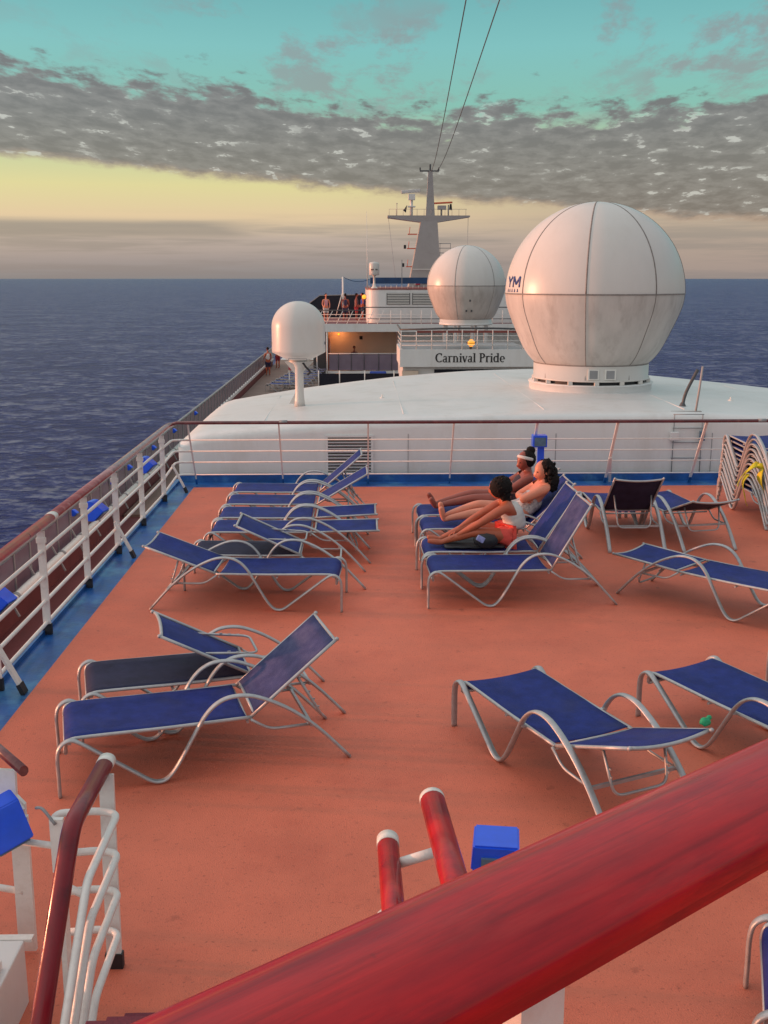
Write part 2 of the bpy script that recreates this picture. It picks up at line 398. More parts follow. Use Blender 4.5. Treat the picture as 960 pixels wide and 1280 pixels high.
# upper platform under the photographer
mb = MB(); mb.bb(-1.05, 9, -6, 1.55, 1.32, 1.5)
tag(mb.build('upper_deck', 'deck'), kind='structure')
mb = MB(); mb.bb(-1.0, 9, -6, 1.4, 0, 1.318)
tag(mb.build('platform_wall', 'white'), kind='structure')

# ------------------------------------------------------------------ lounger
def lounger_static():
    root = empty('sun_lounger', (0, 0, 0))
    prof = [(0, .0), (0, .12), (.0, .25), (.018, .325), (.075, .362), (.14, .335), (.30, .215), (.47, .085), (.545, .03), (.60, .014), (.655, .032), (.72, .11),
            (.83, .30), (.90, .415), (.98, .49), (1.08, .522), (1.22, .505), (1.42, .405), (1.62, .245), (1.84, .005)]
    for s_ in (-1, 1):
        MB().sweep(crom([(u, s_*.322, z) for u, z in prof], 4), .024, .0122, n=10).build('side_frame', 'alu', root)
    f = MB()
    for s_ in (-1, 1):
        f.sweep(crom([(.048, s_*.285, .27), (.055, s_*.285, .325), (.085, s_*.285, .352), (.2, s_*.285, .358), (.7, s_*.285, .35), (1.2, s_*.285, .352)], 4), .014, .012, n=8)
        f.sweep(fillet([(1.19, s_*.305, .345), (1.31, s_*.305, .262), (1.6, s_*.305, .262)], .06, 4), .010, .010, n=6)
        f.flat((.075, s_*.27, .34), (.075, s_*.325, .345), .012, .01, lat=(1, 0, 0)); f.flat((.87, s_*.27, .346), (.87, s_*.325, .36), .012, .01, lat=(1, 0, 0))
    f.sweep([(.05, -.285, .268), (.05, .285, .268)], .012, lat=(1, 0, 0)); f.sweep([(.62, -.285, .322), (.62, .285, .322)], .010, lat=(1, 0, 0))
    f.sweep([(1.175, -.285, .322), (1.175, .285, .322)], .010, lat=(1, 0, 0))
    f.build('seat_frame', 'alu', root)
    sp_ = [(.045, .272), (.052, .325), (.085, .356), (.14, .363), (.3, .362), (.5, .358), (.8, .354), (1.0, .354), (1.165, .355)]
    C = crom([(u, 0, z) for u, z in sp_], 4)
    def fs(a, b):
        i = min(int(a*(len(C)-1)+.5), len(C)-1); p = C[i]; v = (b-.5)*.566
        return (p.x, v, p.z-.016*(1-(2*b-1)**2)*min(1, a*6)+.006)
    g = MB().grid(fs, len(C)-1, 8)
    seat = g.build('seat', 'sling', root); mo = seat.modifiers.new('thick', 'SOLIDIFY'); mo.thickness = .004
    c = MB(); c.flat((1.585, -.325, .262), (1.585, .325, .262), .009, .011, lat=(1, 0, 0))
    for s_ in (-1, 1): c.flat((1.585, s_*.30, .262), (1.565, s_*.325, .285), .014, .008, lat=(1, 0, 0))
    c.build('rear_crossbar', 'alu', root)
    return root
BACKS = {}
def backrest_mesh(th):
    t = R(th); ct, st = math.cos(t), math.sin(t)
    def P(s_, v, off=0): return (1.195+s_*ct-off*st, v, .352+s_*st+off*ct)
    f = MB(); Lb = .735
    pts = [P(0, -.28), P(Lb, -.28)]; 
    f.sweep([P(0, -.282), P(.2, -.282), P(.5, -.282), P(Lb, -.282)], .013, .012); f.sweep([P(0, .282), P(.2, .282), P(.5, .282), P(Lb, .282)], .013, .012)
    f.sweep([P(Lb-.01, -.282+.564*i/10, -.028*(1-(i/5-1)**2)) for i in range(11)], .012, .012, lat=(ct, 0, st))
    f.sweep([P(.03, -.282), P(.03, .282)], .010, lat=(ct, 0, st))
    for s_ in (-1, 1): f.ico(P(Lb+.005, s_*.282), .0165, sub=1)
    g = MB()
    def fs(a, b):
        sag = .03*(1-(2*b-1)**2)*(.35+.65*a)
        return P(.02+a*(Lb-.03), (b-.5)*.562, .006-sag)
    g.grid(fs, 10, 8)
    # prop bar: a U that leans on the rack
    A = Vector((1.195+.40*ct, 0, .352+.40*st)); Lp = .40
    if th > 100: dr = Vector((math.cos(R(th-180+20)), 0, math.sin(R(th-180+20))))
    elif th < 12: dr = Vector((.35, 0, -.94)); Lp = .28
    else:
        dz = min(A.z-.25, Lp*.96); dr = Vector((math.sqrt(Lp*Lp-dz*dz), 0, -dz)).normalized()
        if th < 25: Lp = .30; dr = Vector((.30, 0, -.95))
    B = A+dr*Lp
    h = MB().sweep(fillet([(A.x, -.22, A.z-.014), (B.x, -.19, B.z), (B.x, .19, B.z), (A.x, .22, A.z-.014)], .07, 6), .0095, lat=(dr.z, 0, -dr.x) if 1 else 0, n=6)
    for k in range(3):
        for s_ in (-1, 1):
            q = A+dr*Lp*(.45+.16*k); h.box((q.x+.008, s_*.2, q.z), (.022, .008, .012))
    return f, g, h
def put_back(root, th, grey_sheen=False):
    key = (th, grey_sheen)
    if key not in BACKS:
        f, g, h = backrest_mesh(th)
        bo = g.build('backrest', 'sling_grey_sheen' if grey_sheen else 'sling', root); mo = bo.modifiers.new('thick', 'SOLIDIFY'); mo.thickness = .004
        fo = f.build('backrest_frame', 'alu', bo); ho = h.build('prop_bar', 'alu', root)
        BACKS[key] = (bo, fo, ho)
    else:
        bo0, fo0, ho0 = BACKS[key]
        bo = bo0.copy(); COL.objects.link(bo); bo.parent = root
        fo = fo0.copy(); COL.objects.link(fo); fo.parent = bo
        ho = ho0.copy(); COL.objects.link(ho); ho.parent = root
proto = lounger_static(); proto_used = [False]
def lounger(P0, h, side, th, label, group, z=0, grey_sheen=False, dark=''):
    """P0: the foot-end foot nearest the aisle; h: heading from foot to head; side: where the other long side lies"""
    root = proto if not proto_used[0] else None
    if root is None:
        root = proto.copy(); COL.objects.link(root)
        for ch in STATIC:
            c = ch.copy(); COL.objects.link(c); c.parent = root
    else:
        STATIC.extend(kids(proto)); proto_used[0] = True
    h = Vector((h[0], h[1])).normalized(); l = Vector((-h.y, h.x))*side
    c = Vector(P0)+l*.325
    root.location = (c.x, c.y, z); root.rotation_euler = (0, 0, math.atan2(h.y, h.x))
    tag(root, label, 'sun lounger', group)
    put_back(root, th, grey_sheen)
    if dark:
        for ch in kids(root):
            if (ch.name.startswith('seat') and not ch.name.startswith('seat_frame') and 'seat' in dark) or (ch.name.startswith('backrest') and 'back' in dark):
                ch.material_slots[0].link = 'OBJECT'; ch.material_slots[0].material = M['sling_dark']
    return root
STATIC = []
GA = 'loungers in the row by the port rail'
lounger((-1.75, 13.4), (1, 0), 1, 41, 'blue sun lounger with raised back, farthest of the left row and nearest the front railing', GA)
lounger((-1.75, 12.64), (1, 0), 1, 31, 'blue sun lounger with half raised back, second from the front railing in the left row', GA)
lounger((-1.75, 11.89), (1, 0), 1, 3, 'flat blue sun lounger, third from the front railing in the left row', GA)
lounger((-1.74, 11.18), (1, 0), 1, 1, 'flat blue sun lounger directly behind the folded forward one in the left row', GA)
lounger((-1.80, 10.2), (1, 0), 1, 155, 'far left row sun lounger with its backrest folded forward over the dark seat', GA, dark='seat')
lounger((-.19, 9.46), (-1, .06), -1, 21, 'blue sun lounger turned round, its raised head towards the left rail', GA)
lounger((-1.85, 5.87), (.96, .28), 1, 39, 'nearest left sun lounger with raised grey-sheened back, casting its foot beside the stair rail', 'pair of loungers at near left', grey_sheen=True)
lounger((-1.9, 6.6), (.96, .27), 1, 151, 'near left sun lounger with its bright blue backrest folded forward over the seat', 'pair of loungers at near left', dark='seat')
GC = 'raised loungers where the three people rest'
lounger((.64, 9.55), (1, .04), 1, 60, 'empty sun lounger with steep grey-sheened back, nearest of the row of resting people', GC, grey_sheen=True)
lounger((.62, 10.27), (1, .03), 1, 56, 'sun lounger under the girl in white tank top', GC)
lounger((.66, 11.27), (1, .03), 1, 43, 'sun lounger under the woman in the patterned dress', GC)
lounger((.66, 11.97), (1, .03), 1, 48, 'sun lounger under the woman with white headband', GC)
GD = 'pair of loungers seen from behind'
lounger((2.87, 13.4), (0, -1), 1, 43, 'sun lounger seen from behind with its raised back coloured as shade, beside the resting people', GD, dark='back')  # shade on the rear of the back is put into its sling colour
lounger((3.42, 13.36), (.17, -.98), 1, 21, 'sun lounger seen from behind with low back, between the raised one and the stack', GD, dark='back')  # rear of this back also coloured dark to stand for shade
lounger((3.84, 8.66), (-.69, .73), -1, 3, 'flat sun lounger lying diagonally at the right edge, below the pair seen from behind', 'loungers scattered on the right')
lounger((.65, 6.86), (.4, -.92), 1, 22, 'bright blue sun lounger in the middle right with a green paper scrap on its headrest', 'loungers scattered on the right')
lounger((2.0, 7.0), (.45, -.89), 1, 18, 'dull blue sun lounger at right, cut by the frame, beside the bright blue one', 'loungers scattered on the right')
lounger((3.17, 7.58), (.5, -.87), 1, 18, 'sun lounger of which only one foot arch shows at the right edge', 'loungers scattered on the right')
lounger((1.50, 3.44), (.94, -.33), 1, 12, 'sun lounger foot end at bottom right corner under the big handrail', 'loungers scattered on the right')
ords = ['bottom', 'second from bottom', 'third from bottom', 'fourth from bottom', 'fifth from bottom', 'middle, sixth from bottom', 'fifth from top', 'fourth from top', 'third from top', 'second from top', 'topmost']
ords.pop(5); ords[4] = 'fifth from bottom'; 
for i in range(10):
    lounger((5.1+.008*(i % 3), 14.46-.012*i), (0, -1), 1, 0, 'stacked sun lounger in the pile at right edge, %s one' % ords[i], 'stacked loungers by the front railing', z=.067*i)
nms = ['nearest', 'second', 'third', 'fourth', 'fifth', 'sixth', 'farthest']
for i in range(7):
    lounger((-4.55+.12*i, 50+1.35*i), (1, -.25), 1, 3, 'distant blue lounger on the pool deck beyond the dome, %s of its row' % nms[i], 'distant loungers beyond the white roof', z=-2.19)

# green scrap, towel, bag
mb = MB(); mb.ico((0, 0, .02), .03, (1, .5, .9), 2, .5, 3); mb.ico((.02, .0, .045), .015, (1, .5, 1), 2, .4, 3)
o = mb.build('paper_scrap', 'green', loc=(1.93, 5.41, .645)); tag(o, 'small crumpled green paper scrap on a lounger headrest', 'scrap')

# ------------------------------------------------------------------ port rail
def lamp(loc, rz, label, tilt=0, post=None, group='blue deck lamps on the railings', s=1., name='deck_lamp'):
    r_ = empty(name, loc, rz, label, 'deck lamp', group)
    b = MB(); w_ = .105*s
    # wedge housing: sloping front, square top
    poly = [(-.10*s, .14*s), (-.02*s, .14*s), (.15*s, .01*s), (.0*s, -.14*s), (-.10*s, -.14*s)]
    b.prism(poly, -w_, w_); bmesh.ops.bevel(b.bm, geom=b.bm.edges[:], offset=.006, segments=2, affect='EDGES')
    ho = b.build('housing', 'lamp', r_)
    g = MB(); p1 = Vector((.140*s, 0, -.004*s)); p2 = Vector((.014*s, 0, -.128*s)); g.flat(p1+Vector((.004, 0, -.004)), p2+Vector((.004, 0, -.004)), w_*.82, .004); g.build('lens', 'lamp_dark', ho)
    k = MB(); k.bb(-.06*s, .0*s, w_+.001, w_+.035*s, -.05*s, .05*s); k.build('bracket', 'rail_white', r_)
    if post: k = MB(); k.bb(-.15*s, -.10*s, -.05*s, .05*s, post, .02); k.build('post', 'lamp', r_)
    return r_
rail = empty('port_railing', (-2.82, 8.9, 0), 0, 'white deck railing along the left side with varnished red wooden handrail', 'railing')
rail_off = Vector((-2.82, 8.9, 0))
def rel(p): return Vector(p)-rail_off
yy = [-3, -1.5, 0.2, 1.7, 3.2, 4.7, 6.2, 7.64, 8.95, 10.39, 11.75, 13.16, 14.65]
for i, y in enumerate(yy):
    p = MB(); p.flat(rel((-2.82, y, .075)), rel((-2.82, y, .93)), .033, .010, lat=(1, 0, 0)); p.box(rel((-2.82, y, .85)), (.085, .035, .05), bevel=.006)
    po = p.build('post', 'rail_white', rail)
    q = MB(); q.flat(rel((-2.82, y, -.02)), rel((-2.82, y, .078)), .041, .018, lat=(1, 0, 0)); q.build('post_foot', 'black', po)
for y in (1.7, 4.7, 7.6, 11.6, 15.3):
    p = MB(); p.flat(rel((-2.80, y-.02, .40)), rel((-2.63, y-.02, .05)), .036, .010, lat=(0, 1, 0))
    po = p.build('brace', 'rail_white', rail)
    q = MB(); q.flat(rel((-2.635, y-.02, .06)), rel((-2.60, y-.02, -.022)), .044, .016, lat=(0, 1, 0)); q.build('brace_foot', 'black', po)
for z, t_ in ((.745, .73), (.51, .545), (.29, .36), (.09, .145)):
    ye, ze = 15.93-.66*t_, 1.02*t_
    MB().sweep(fillet([rel((-2.82, -6, z)), rel((-2.82, 14.6, z)), rel((-2.82, ye, ze)), rel((-2.55, ye, ze))], .12, 6), .017, n=8, lat=(0, 0, 1)).build('rail_tube', 'rail_white', rail)
MB().sweep([rel((-2.83, -6+.5*i, .98)) for i in range(19)]+[rel((-2.83, 15.15, .985)), rel((-2.81, 15.24, .99))][1:1]+[rel((-2.83, 9.28, .98))], .052, .036, lat=(1, 0, 0), n=12).build('handrail', 'wood', rail)
MB().sweep([rel((-2.83, 9.36, .98)), rel((-2.83, 12, .98)), rel((-2.83, 15.08, .99)), rel((-2.79, 15.26, 1.0))], .052, .036, lat=(1, 0, 0), n=12).build('handrail', 'wood_worn', rail)
MB().sweep([rel((-2.83, 9.27, .98)), rel((-2.83, 9.37, .98))], .054, .038, lat=(1, 0, 0), n=16).build('handrail_joint', 'ring', rail)
lamp((-2.99, 14.45, .55), R(-12), 'blue wedge lamp on the left railing nearest the front corner', s=.8)
lamp((-2.99, 11.55, .54), R(-12), 'blue wedge lamp on the left railing in the middle, above the pipe', s=.8)
lamp((-2.99, 8.30, .50), R(-12), 'blue wedge lamp on the left railing at the left edge of the picture', s=.8)

# front rail
fr = empty('front_railing', (3, 15.9, 0), 0, 'white raked railing with wires and thin maroon handrail across the front of the deck', 'railing')
fo_ = Vector((3, 15.9, 0))
xs = [-2.62-.56, -1.21, .11, 1.38, 2.62, 3.82, 5.15, 6.45, 7.75, 9.05, 10.35, 11.6]
ft, fb = Vector((0, 15.27, 1.02)), Vector((0, 15.93, .0))
xs[0] = -2.55
for i, x in enumerate(xs):
    X_ = Vector((x, 0, 0)); w2 = .011 if i < 4 else .019
    p = MB(); p.flat(X_+ft-fo_, X_+fb.lerp(ft, .07)-fo_, w2, .010, lat=(1, 0, 0)); po = p.build('post', 'rail_white', fr)
    q = MB(); q.flat(X_+fb.lerp(ft, .071)-fo_, X_+fb-Vector((0, 0, .02))-fo_, w2+.003, .012, lat=(1, 0, 0)); q.build('post_foot', 'gutter', po)
for x in (3.82, 9.05):
    MB().flat(Vector((x, 15.64, .42))-fo_, Vector((x+.09, 15.98, -.02))-fo_, .02, .01, lat=(1, 0, 0)).build('brace', 'rail_white', fr)
for t in (.73, .545, .36, .145):
    c = fb.lerp(ft, t); MB().sweep([Vector((-2.66, c.y, c.z))-fo_, Vector((12.6, c.y, c.z))-fo_], .0095, lat=(0, 1, 0), n=6).build('rail_wire', 'rail_white', fr)
MB().sweep([Vector((-2.80, 15.26, 1.0))-fo_, Vector((-2.7, 15.25, 1.03))-fo_, Vector((12.8, 15.25, 1.04))-fo_], .034, .026, lat=(0, 1, 0), n=10).build('handrail', 'wood_dark', fr)
mb = MB()
for x in (-1.2, 5.9, 9.2): mb.sweep([Vector((x, 15.25, 1.038))-fo_, Vector((x+.12, 15.25, 1.038))-fo_], .036, .028, lat=(0, 1, 0), n=10)
mb.build('handrail_joint', 'grey', fr)
r_ = empty('deck_lamp', (2.67, 15.36, 0), 0, 'boxy blue deck lamp on a blue post at the front railing behind the resting women', 'deck lamp', 'blue deck lamps on the railings')
b_ = MB(); b_.box((0, 0, .73), (.215, .17, .18), bevel=.012); hh = b_.build('housing', 'lamp', r_)
b_ = MB(); b_.bb(-.085, .085, -.092, -.084, .66, .79); b_.build('lens', 'lamp_dark', hh)
b_ = MB(); b_.box((.03, .02, .32), (.10, .05, .70), bevel=.006); b_.build('post', 'lamp', r_)
r_ = empty('deck_lamp', (.57, 4.06, -.17), R(-8), 'bright blue square deck lamp standing behind the big red handrail', 'deck lamp', 'blue deck lamps on the railings')
b_ = MB(); b_.prism([(-.10, .80), (.10, .80), (.105, .92), (-.09, .92)], -.09, .1); bmesh.ops.bevel(b_.bm, geom=b_.bm.edges[:], offset=.008, segments=2, affect='EDGES')
hh = b_.build('housing', 'lamp', r_)
b_ = MB(); b_.bb(-.055, .055, -.105, -.088, .835, .87); b_.build('latch', 'lamp_dark', hh)
b_ = MB(); b_.bb(-.025, .025, -.0, .05, .0, .80); b_.build('post', 'rail_white', r_)

# ------------------------------------------------------------------ outer promenade rail and pipe
orr = empty('promenade_railing', (-5.5, 20, -2.25), 0, 'grey windscreen railing along the lower promenade above the sea', 'railing')
oo = Vector((-5.5, 20, -2.25))
mb = MB(); mb.bb(-.05, .05, -24, 46, .35, .45); mb.build('kerb', 'white', orr)
MB().bb(-.06, -.01, -24, 46, 0, .348).build('toe_board', 'deck_dark', orr)
MB().sweep([(0, -24, 1.13), (0, 46, 1.13)], .04, .03, lat=(1, 0, 0)).build('handrail', 'grey', orr)
for i in range(76):
    y = -13.6+.8*i
    MB().flat((0, y, .45), (0, y, 1.11), .02, .03, lat=(1, 0, 0)).build('post', 'grey', orr)
mb = MB(); mb.bb(-.012, .008, -14, 46, .50, 1.08); mb.build('glass_screen', 'glassrail', orr)
for k, (y, t) in enumerate(((19.2, 'nearest'), (22.3, 'second'), (24.0, 'third'), (26.9, 'fourth'), (30, 'fifth'), (34, 'farthest'))):
    lamp((-5.38, y, -1.2), R(-15), 'small blue lamp on the lower promenade railing, %s one' % t, s=.45, group='small lamps on the promenade railing')
pp = empty('white_pipe', (-5.25, 16, -2.25), 0, 'white service pipe with clamp brackets running along the lower promenade', 'pipe')
MB().sweep([(0, -10, .62), (0, 14, .62)], .07, n=12, lat=(1, 0, 0)).build('pipe_run', 'ring', pp)
for i in range(16):
    y = -6+1.25*i
    k = MB(); k.flat((.12, y, .4), (-.1, y, .86), .02, .012, lat=(0, 1, 0)); k.sweep([(0, y+.2, .62), (0, y+.28, .62)], .082, lat=(1, 0, 0), n=12); k.build('bracket', 'grey', pp)
# small service platform
sp_ = empty('service_platform', (-6.25, 17.3, -2.05), 0, 'small white outboard platform with its own low railing at left edge', 'platform')
mb = MB(); mb.bb(-.7, .55, -.9, .9, -.1, 0); mb.build('platform_floor', 'white', sp_)
for (x, y) in ((.5, .85), (-.1, .85), (-.65, .85), (.5, 0), (.5, -.85)):
    MB().bar((x, y, 0), (x, y, .38), .018, 6).build('post', 'rail_white', sp_)
mb = MB()
for z in (.19, .38): mb.sweep(fillet([(-.68, .85, z), (.5, .85, z), (.5, -.88, z)], .08, 4), .02, n=6, lat=(0, 0, 1))
mb.build('rail_tube', 'rail_white', sp_)
mb = MB(); mb.box((0, 0, .2), (.1, .09, .4), bevel=.01); lo = mb.build('fire_hydrant_box', 'orange', loc=(-3.12, 12.7, -2.25)); tag(lo, 'orange equipment box on the lower promenade seen through the left railing', 'box')

# ------------------------------------------------------------------ white deckhouse roof ahead
CX = 3.6
def interp(x, T):
    for (a, p), (b, q) in zip(T, T[1:]):
        if x <= b: 
            t = max(0, (x-a)/(b-a)); return p+(q-p)*t
    return T[-1][1]
def roofz(x):
    return interp(x, [(-2.9, .655), (-2, .755), (-1.1, .84), (-.1, .905), (.9, .955), (2, .99), (3.2, 1.01), (4.6, 1.02)]) if x < 4.6 else 1.02-.022*(x-4.6)**1.5
def roofback(x): return interp(x, [(-2.9, 21.3), (-1.1, 22.5), (.9, 23.8), (2.5, 24.6), (4, 24.9), (6, 24.2), (8, 22.6), (10.3, 20.6)])
dh = empty('deckhouse', (3.6, 16.4, 0), 0, 'low white deckhouse with gently domed roof just beyond the front railing', 'deckhouse')
do_ = Vector((3.6, 16.4, 0))
x0, x1 = -2.88, 10.2
def roof(a, b):
    x = x0+(x1-x0)*a; zc = roofz(x); yb = roofback(x)
    prof = [(16.32, -.05), (16.32, zc-.16), (16.335, zc-.09), (16.39, zc-.035), (16.50, zc-.008), (16.8, zc), (18, zc+.012), (20, zc+.015), (yb-1.2, zc+.01), (yb-.3, zc-.0), (yb-.08, zc-.06), (yb, zc-.25), (yb, -1.5)]
    j = int(round(b*(len(prof)-1))); y, z = prof[j]
    e = max(0, 1-(x-x0)/.3); z -= .11*e*e if 1 < j < 11 else 0
    return Vector((x, y, z))-do_
mb = MB(); mb.grid(roof, 90, 12)
mb.bb(x0-do_.x, x0-do_.x+.004, 16.33-do_.y, 21.28-do_.y, -1.5, roofz(x0)-.125)
ro = mb.build('roof_shell', 'white', dh)
ro.data.shade_smooth() if hasattr(ro.data, 'shade_smooth') else None
mb = MB()
for x in (.75, 3.1, 5.6, 8.0): mb.bb(x-do_.x-.004, x-do_.x+.004, 16.312-do_.y, 16.319-do_.y, .0, .70)
mb.build('panel_seam', 'grey', dh)
mb = MB()
for x in (-1.6, .7, 3.0, 5.3, 7.6):
    mb.sweep([Vector((x, y, roofz(x)+.004+.006*min(1, (y-16.8)/1.5)))-do_ for y in (16.85, 17.5, 18, 19, 20, roofback(x)-1.3)], .010, .006, lat=(1, 0, 0), n=6)
mb.build('weld_seam', 'white', dh)
for x, y in ((.4, 19.2), (6.6, 18.4)):
    g = MB(); g.lathe([(.05, 0), (.045, .02), (.015, .03), (.015, .07), (0, .075)], (x-do_.x, y-do_.y, roofz(x)+.004), 12); g.build('roof_fitting', 'ring', dh)
v_ = MB()
v_.bb(-.56, -.52, 0, .03, .06, .68); v_.bb(.16, .2, 0, .03, .06, .68); v_.bb(-.519, .159, 0, .03, .06, .09); v_.bb(-.519, .159, 0, .03, .65, .68)
vo = v_.build('vent', 'white', dh, loc=(-do_.x, 16.285-do_.y, 0))
v_ = MB(); v_.bb(-.52, .16, .022, .03, .09, .65); v_.build('vent_backing', 'darkgrey', vo)
v_ = MB()
for k in range(11): v_.flat((-.52, .008, .115+.05*k), (.16, .008, .115+.05*k), .018, .004, lat=(0, 1, -.8))
v_.build('vent_slats', 'white', vo)
# ladder gear and box at right
g = MB()
for x in (4.97, 5.42): g.bar((x-do_.x, 16.29-do_.y, .05), (x-do_.x, 16.29-do_.y, 1.0), .008, 6)
for z in (.3, .55, .78, 1.0): g.bar((4.95-do_.x, 16.29-do_.y, z), (5.44-do_.x, 16.29-do_.y, z), .007, 6)
g.build('ladder', 'grey', dh)
g = MB(); g.box((4.97-do_.x, 16.25-do_.y, .66), (.13, .09, .13), bevel=.008); g.build('junction_box', 'white', dh)
g = MB(); g.box((5.42-do_.x, 16.26-do_.y, .66), (.08, .07, .15), bevel=.008); g.build('wall_light', 'lamp_dark', dh)
o = MB().sweep(crom([(5.40, 17.3, 1.02), (5.45, 17.3, 1.25), (5.62, 17.3, 1.62)], 4), .028, n=8); o.lathe([(0, 0), (.08, 0), (.06, .04), (.03, .1)], (5.40, 17.3, .97), 12)
tag(o.build('bent_pipe', 'darkgrey'), 'dark bent vent pipe on the white roof, leaning right', 'pipe')
o = MB().sweep([(5.43, 16.7, .95), (5.47, 16.7, 1.35), (5.50, 16.7, 1.72)], .018, n=8); o.bb(5.0, 5.5, 16.6, 16.66, .985, 1.01)
tag(o.build('antenna_rod', 'mast'), 'upright thin brown rod at the roof edge beside the bent pipe', 'rod')

# ------------------------------------------------------------------ radomes
def radome(loc, rr, neck_r, label, ngore, off, zb, hb, zc, cat='radome'):
    """loc = centre of the bottom of its ring base; rr = ball radius"""
    r_ = empty('radome', loc, 0, label, cat, 'ball radomes')
    a0 = math.asin((zb+hb-zc)/rr)
    rn = rr*math.cos(a0)
    up = [(rr*math.cos(a), zc+rr*math.sin(a)) for a in [PI/2*i/24 for i in range(25)]]
    MB().lathe([(r+.0, z) for r, z in up], n=72).build('upper_shell', 'radome', r_)
    # lower shell narrows almost straight to the collar
    low = []
    for i in range(25):
        a = a0*i/24; rrr = rr*math.cos(a); s_ = i/24
        low.append(((rrr+(neck_r-rn)*s_**2)*(1-.045*math.sin(PI*s_)**2), zc+rr*math.sin(a)))
    ls = MB().lathe([(r-.004, z) for r, z in low], n=72).build('lower_shell', 'radome_low', r_)
    MB().lathe([(neck_r, zb+hb+.01), (neck_r+.015, zb+hb), (neck_r+.015, zb+.02), (neck_r+.04, zb+.015), (neck_r+.04, zb-.01), (neck_r-.1, zb-.01)], n=72).build('collar', 'radome', r_)
    s_ = MB().sweep([((rr+.004)*math.cos(t), (rr+.004)*math.sin(t), zc) for t in [2*PI*i/72 for i in range(72)]], .012, .012, lat=(0, 0, 1), closed=True, n=6)
    for g in range(ngore):
        t = off+2*PI*g/ngore; pts = [Vector(((r+.003)*math.cos(t), (r+.003)*math.sin(t), z)) for r, z in up[:-1]]
        s_.sweep(pts, .014*rr/1.75, .005, lat=(-math.sin(t), math.cos(t), 0), n=6)
        pts = [Vector(((r-.002)*math.cos(t), (r-.002)*math.sin(t), z)) for r, z in low]+[Vector(((neck_r+.014)*math.cos(t), (neck_r+.014)*math.sin(t), zb+.02))]
        s_.sweep(pts, .007, .006, lat=(-math.sin(t), math.cos(t), 0), n=6)
    s_.sweep([((neck_r+.008)*math.cos(t), (neck_r+.008)*math.sin(t), zb+hb) for t in [2*PI*i/72 for i in range(72)]], .012, .012, lat=(0, 0, 1), closed=True, n=6)
    s_.build('seams', 'seam', r_)
    return r_, zc, zb, hb
# big one
RR = 1.68
BX, BY = 4.46, 20.2
bzr, zc, zb, hb = radome((BX, BY, .93), RR, 1.08, 'huge white ball radome on the deckhouse roof', 8, R(-107), .31, .28, 1.89)
ring = MB(); ring.lathe([(1.16, -.25), (1.16, .0), (1.17, .21), (1.19, .22), (1.19, .235), (.95, .235)], n=72); ring.build('base_ring', 'white', bzr)
dk = MB(); dk.lathe([(1.03, .23), (1.03, zb+.0)], n=72); dk.build('base_gap', 'black', bzr)
st_ = MB()
for k in range(14):
    t = 2*PI*k/14+.12; st_.box((1.09*math.cos(t), 1.09*math.sin(t), (zb+.235)/2), (.08, .08, zb-.235-.006))
st_.build('base_posts', 'radome', bzr)
for x in (-.18, .13):
    yv = -math.sqrt((1.095)**2-x*x)
    v_ = MB(); v_.box((x, yv-.012, zb+.13), (.21, .03, .20), rz=0, bevel=.006); vo = v_.build('vent', 'ring', bzr)
    v_ = MB(); v_.box((x, yv-.029, zb+.13), (.15, .01, .15)); v_.build('vent_mesh', 'grey', vo)
hl = MB()
for x in (-.42+.25, -.36+.29, .42, .50):
    yv = -math.sqrt(1.165**2-x*x); hl.ico((x, yv, .07), .02, (1, .5, 1), 1)
hl.build('bolt_holes', 'black', bzr)
# lettering at its left side just above the seam, wrapped on the ball
def ball_pt(c, r, az_, zrel): 
    k = math.sqrt(max(0, r*r-zrel*zrel)); return Vector((c[0]+k*math.sin(az_), c[1]-k*math.cos(az_), c[2]+zrel))
lt = MB()
def stroke_ball(segs, az0, z0, hgt, wdt, th):
    for (a, b_), (c, d) in segs:
        pts = [ball_pt((0, 0, zc), RR+.004, az0+(a+(c-a)*i/4)*wdt/RR, z0+(b_+(d-b_)*i/4)*hgt) for i in range(5)]
        nrm = (pts[2]-Vector((0, 0, zc))).normalized(); t = (pts[-1]-pts[0]).normalized()
        lt.sweep(pts, th, .004, lat=nrm.cross(t), n=4)
AZ = R(-84)
stroke_ball([((0, 1), (.5, .5)), ((1, 1), (.5, .5)), ((.5, .5), (.5, 0))], AZ, .12, .19, .22, .026)
stroke_ball([((0, 0), (0, 1)), ((0, 1), (.5, .3)), ((.5, .3), (1, 1)), ((1, 1), (1, 0))], AZ+.17, .12, .19, .24, .026)
for k in range(5): stroke_ball([((0, 0), (.6, 0)), ((.3, 0), (.3, 1))], AZ+.01+k*.065, .045, .045, .06, .012)
lt.build('lettering', 'letter_blue', bzr)

# second radome far on the ship, on a legged frame
r2, zc2, zb2, hb2 = radome((4.8, 48, .80), 1.77, 1.17, 'middle white ball radome above the name board', 6, R(-112), .27, .24, 1.98)
lg = MB()
for k in range(8):
    t = 2*PI*k/8+.2; lg.box((1.0*math.cos(t), 1.0*math.sin(t), -.15), (.12, .12, .75))
lg.lathe([(1.2, .26), (1.22, .34), (.3, .34)], n=36); lg.lathe([(1.21, .25), (.2, .25)], n=36); lg.build('support_frame', 'white', r2)
dk = MB()
for x, z in ((.0, 1.25), (-.13, .80), (.10, .80)):
    dk.box((x, -1.75 if z > 1 else -1.48, z+.1), (.07, .05, .09))
dk.build('hatch_fittings', 'darkgrey', r2)

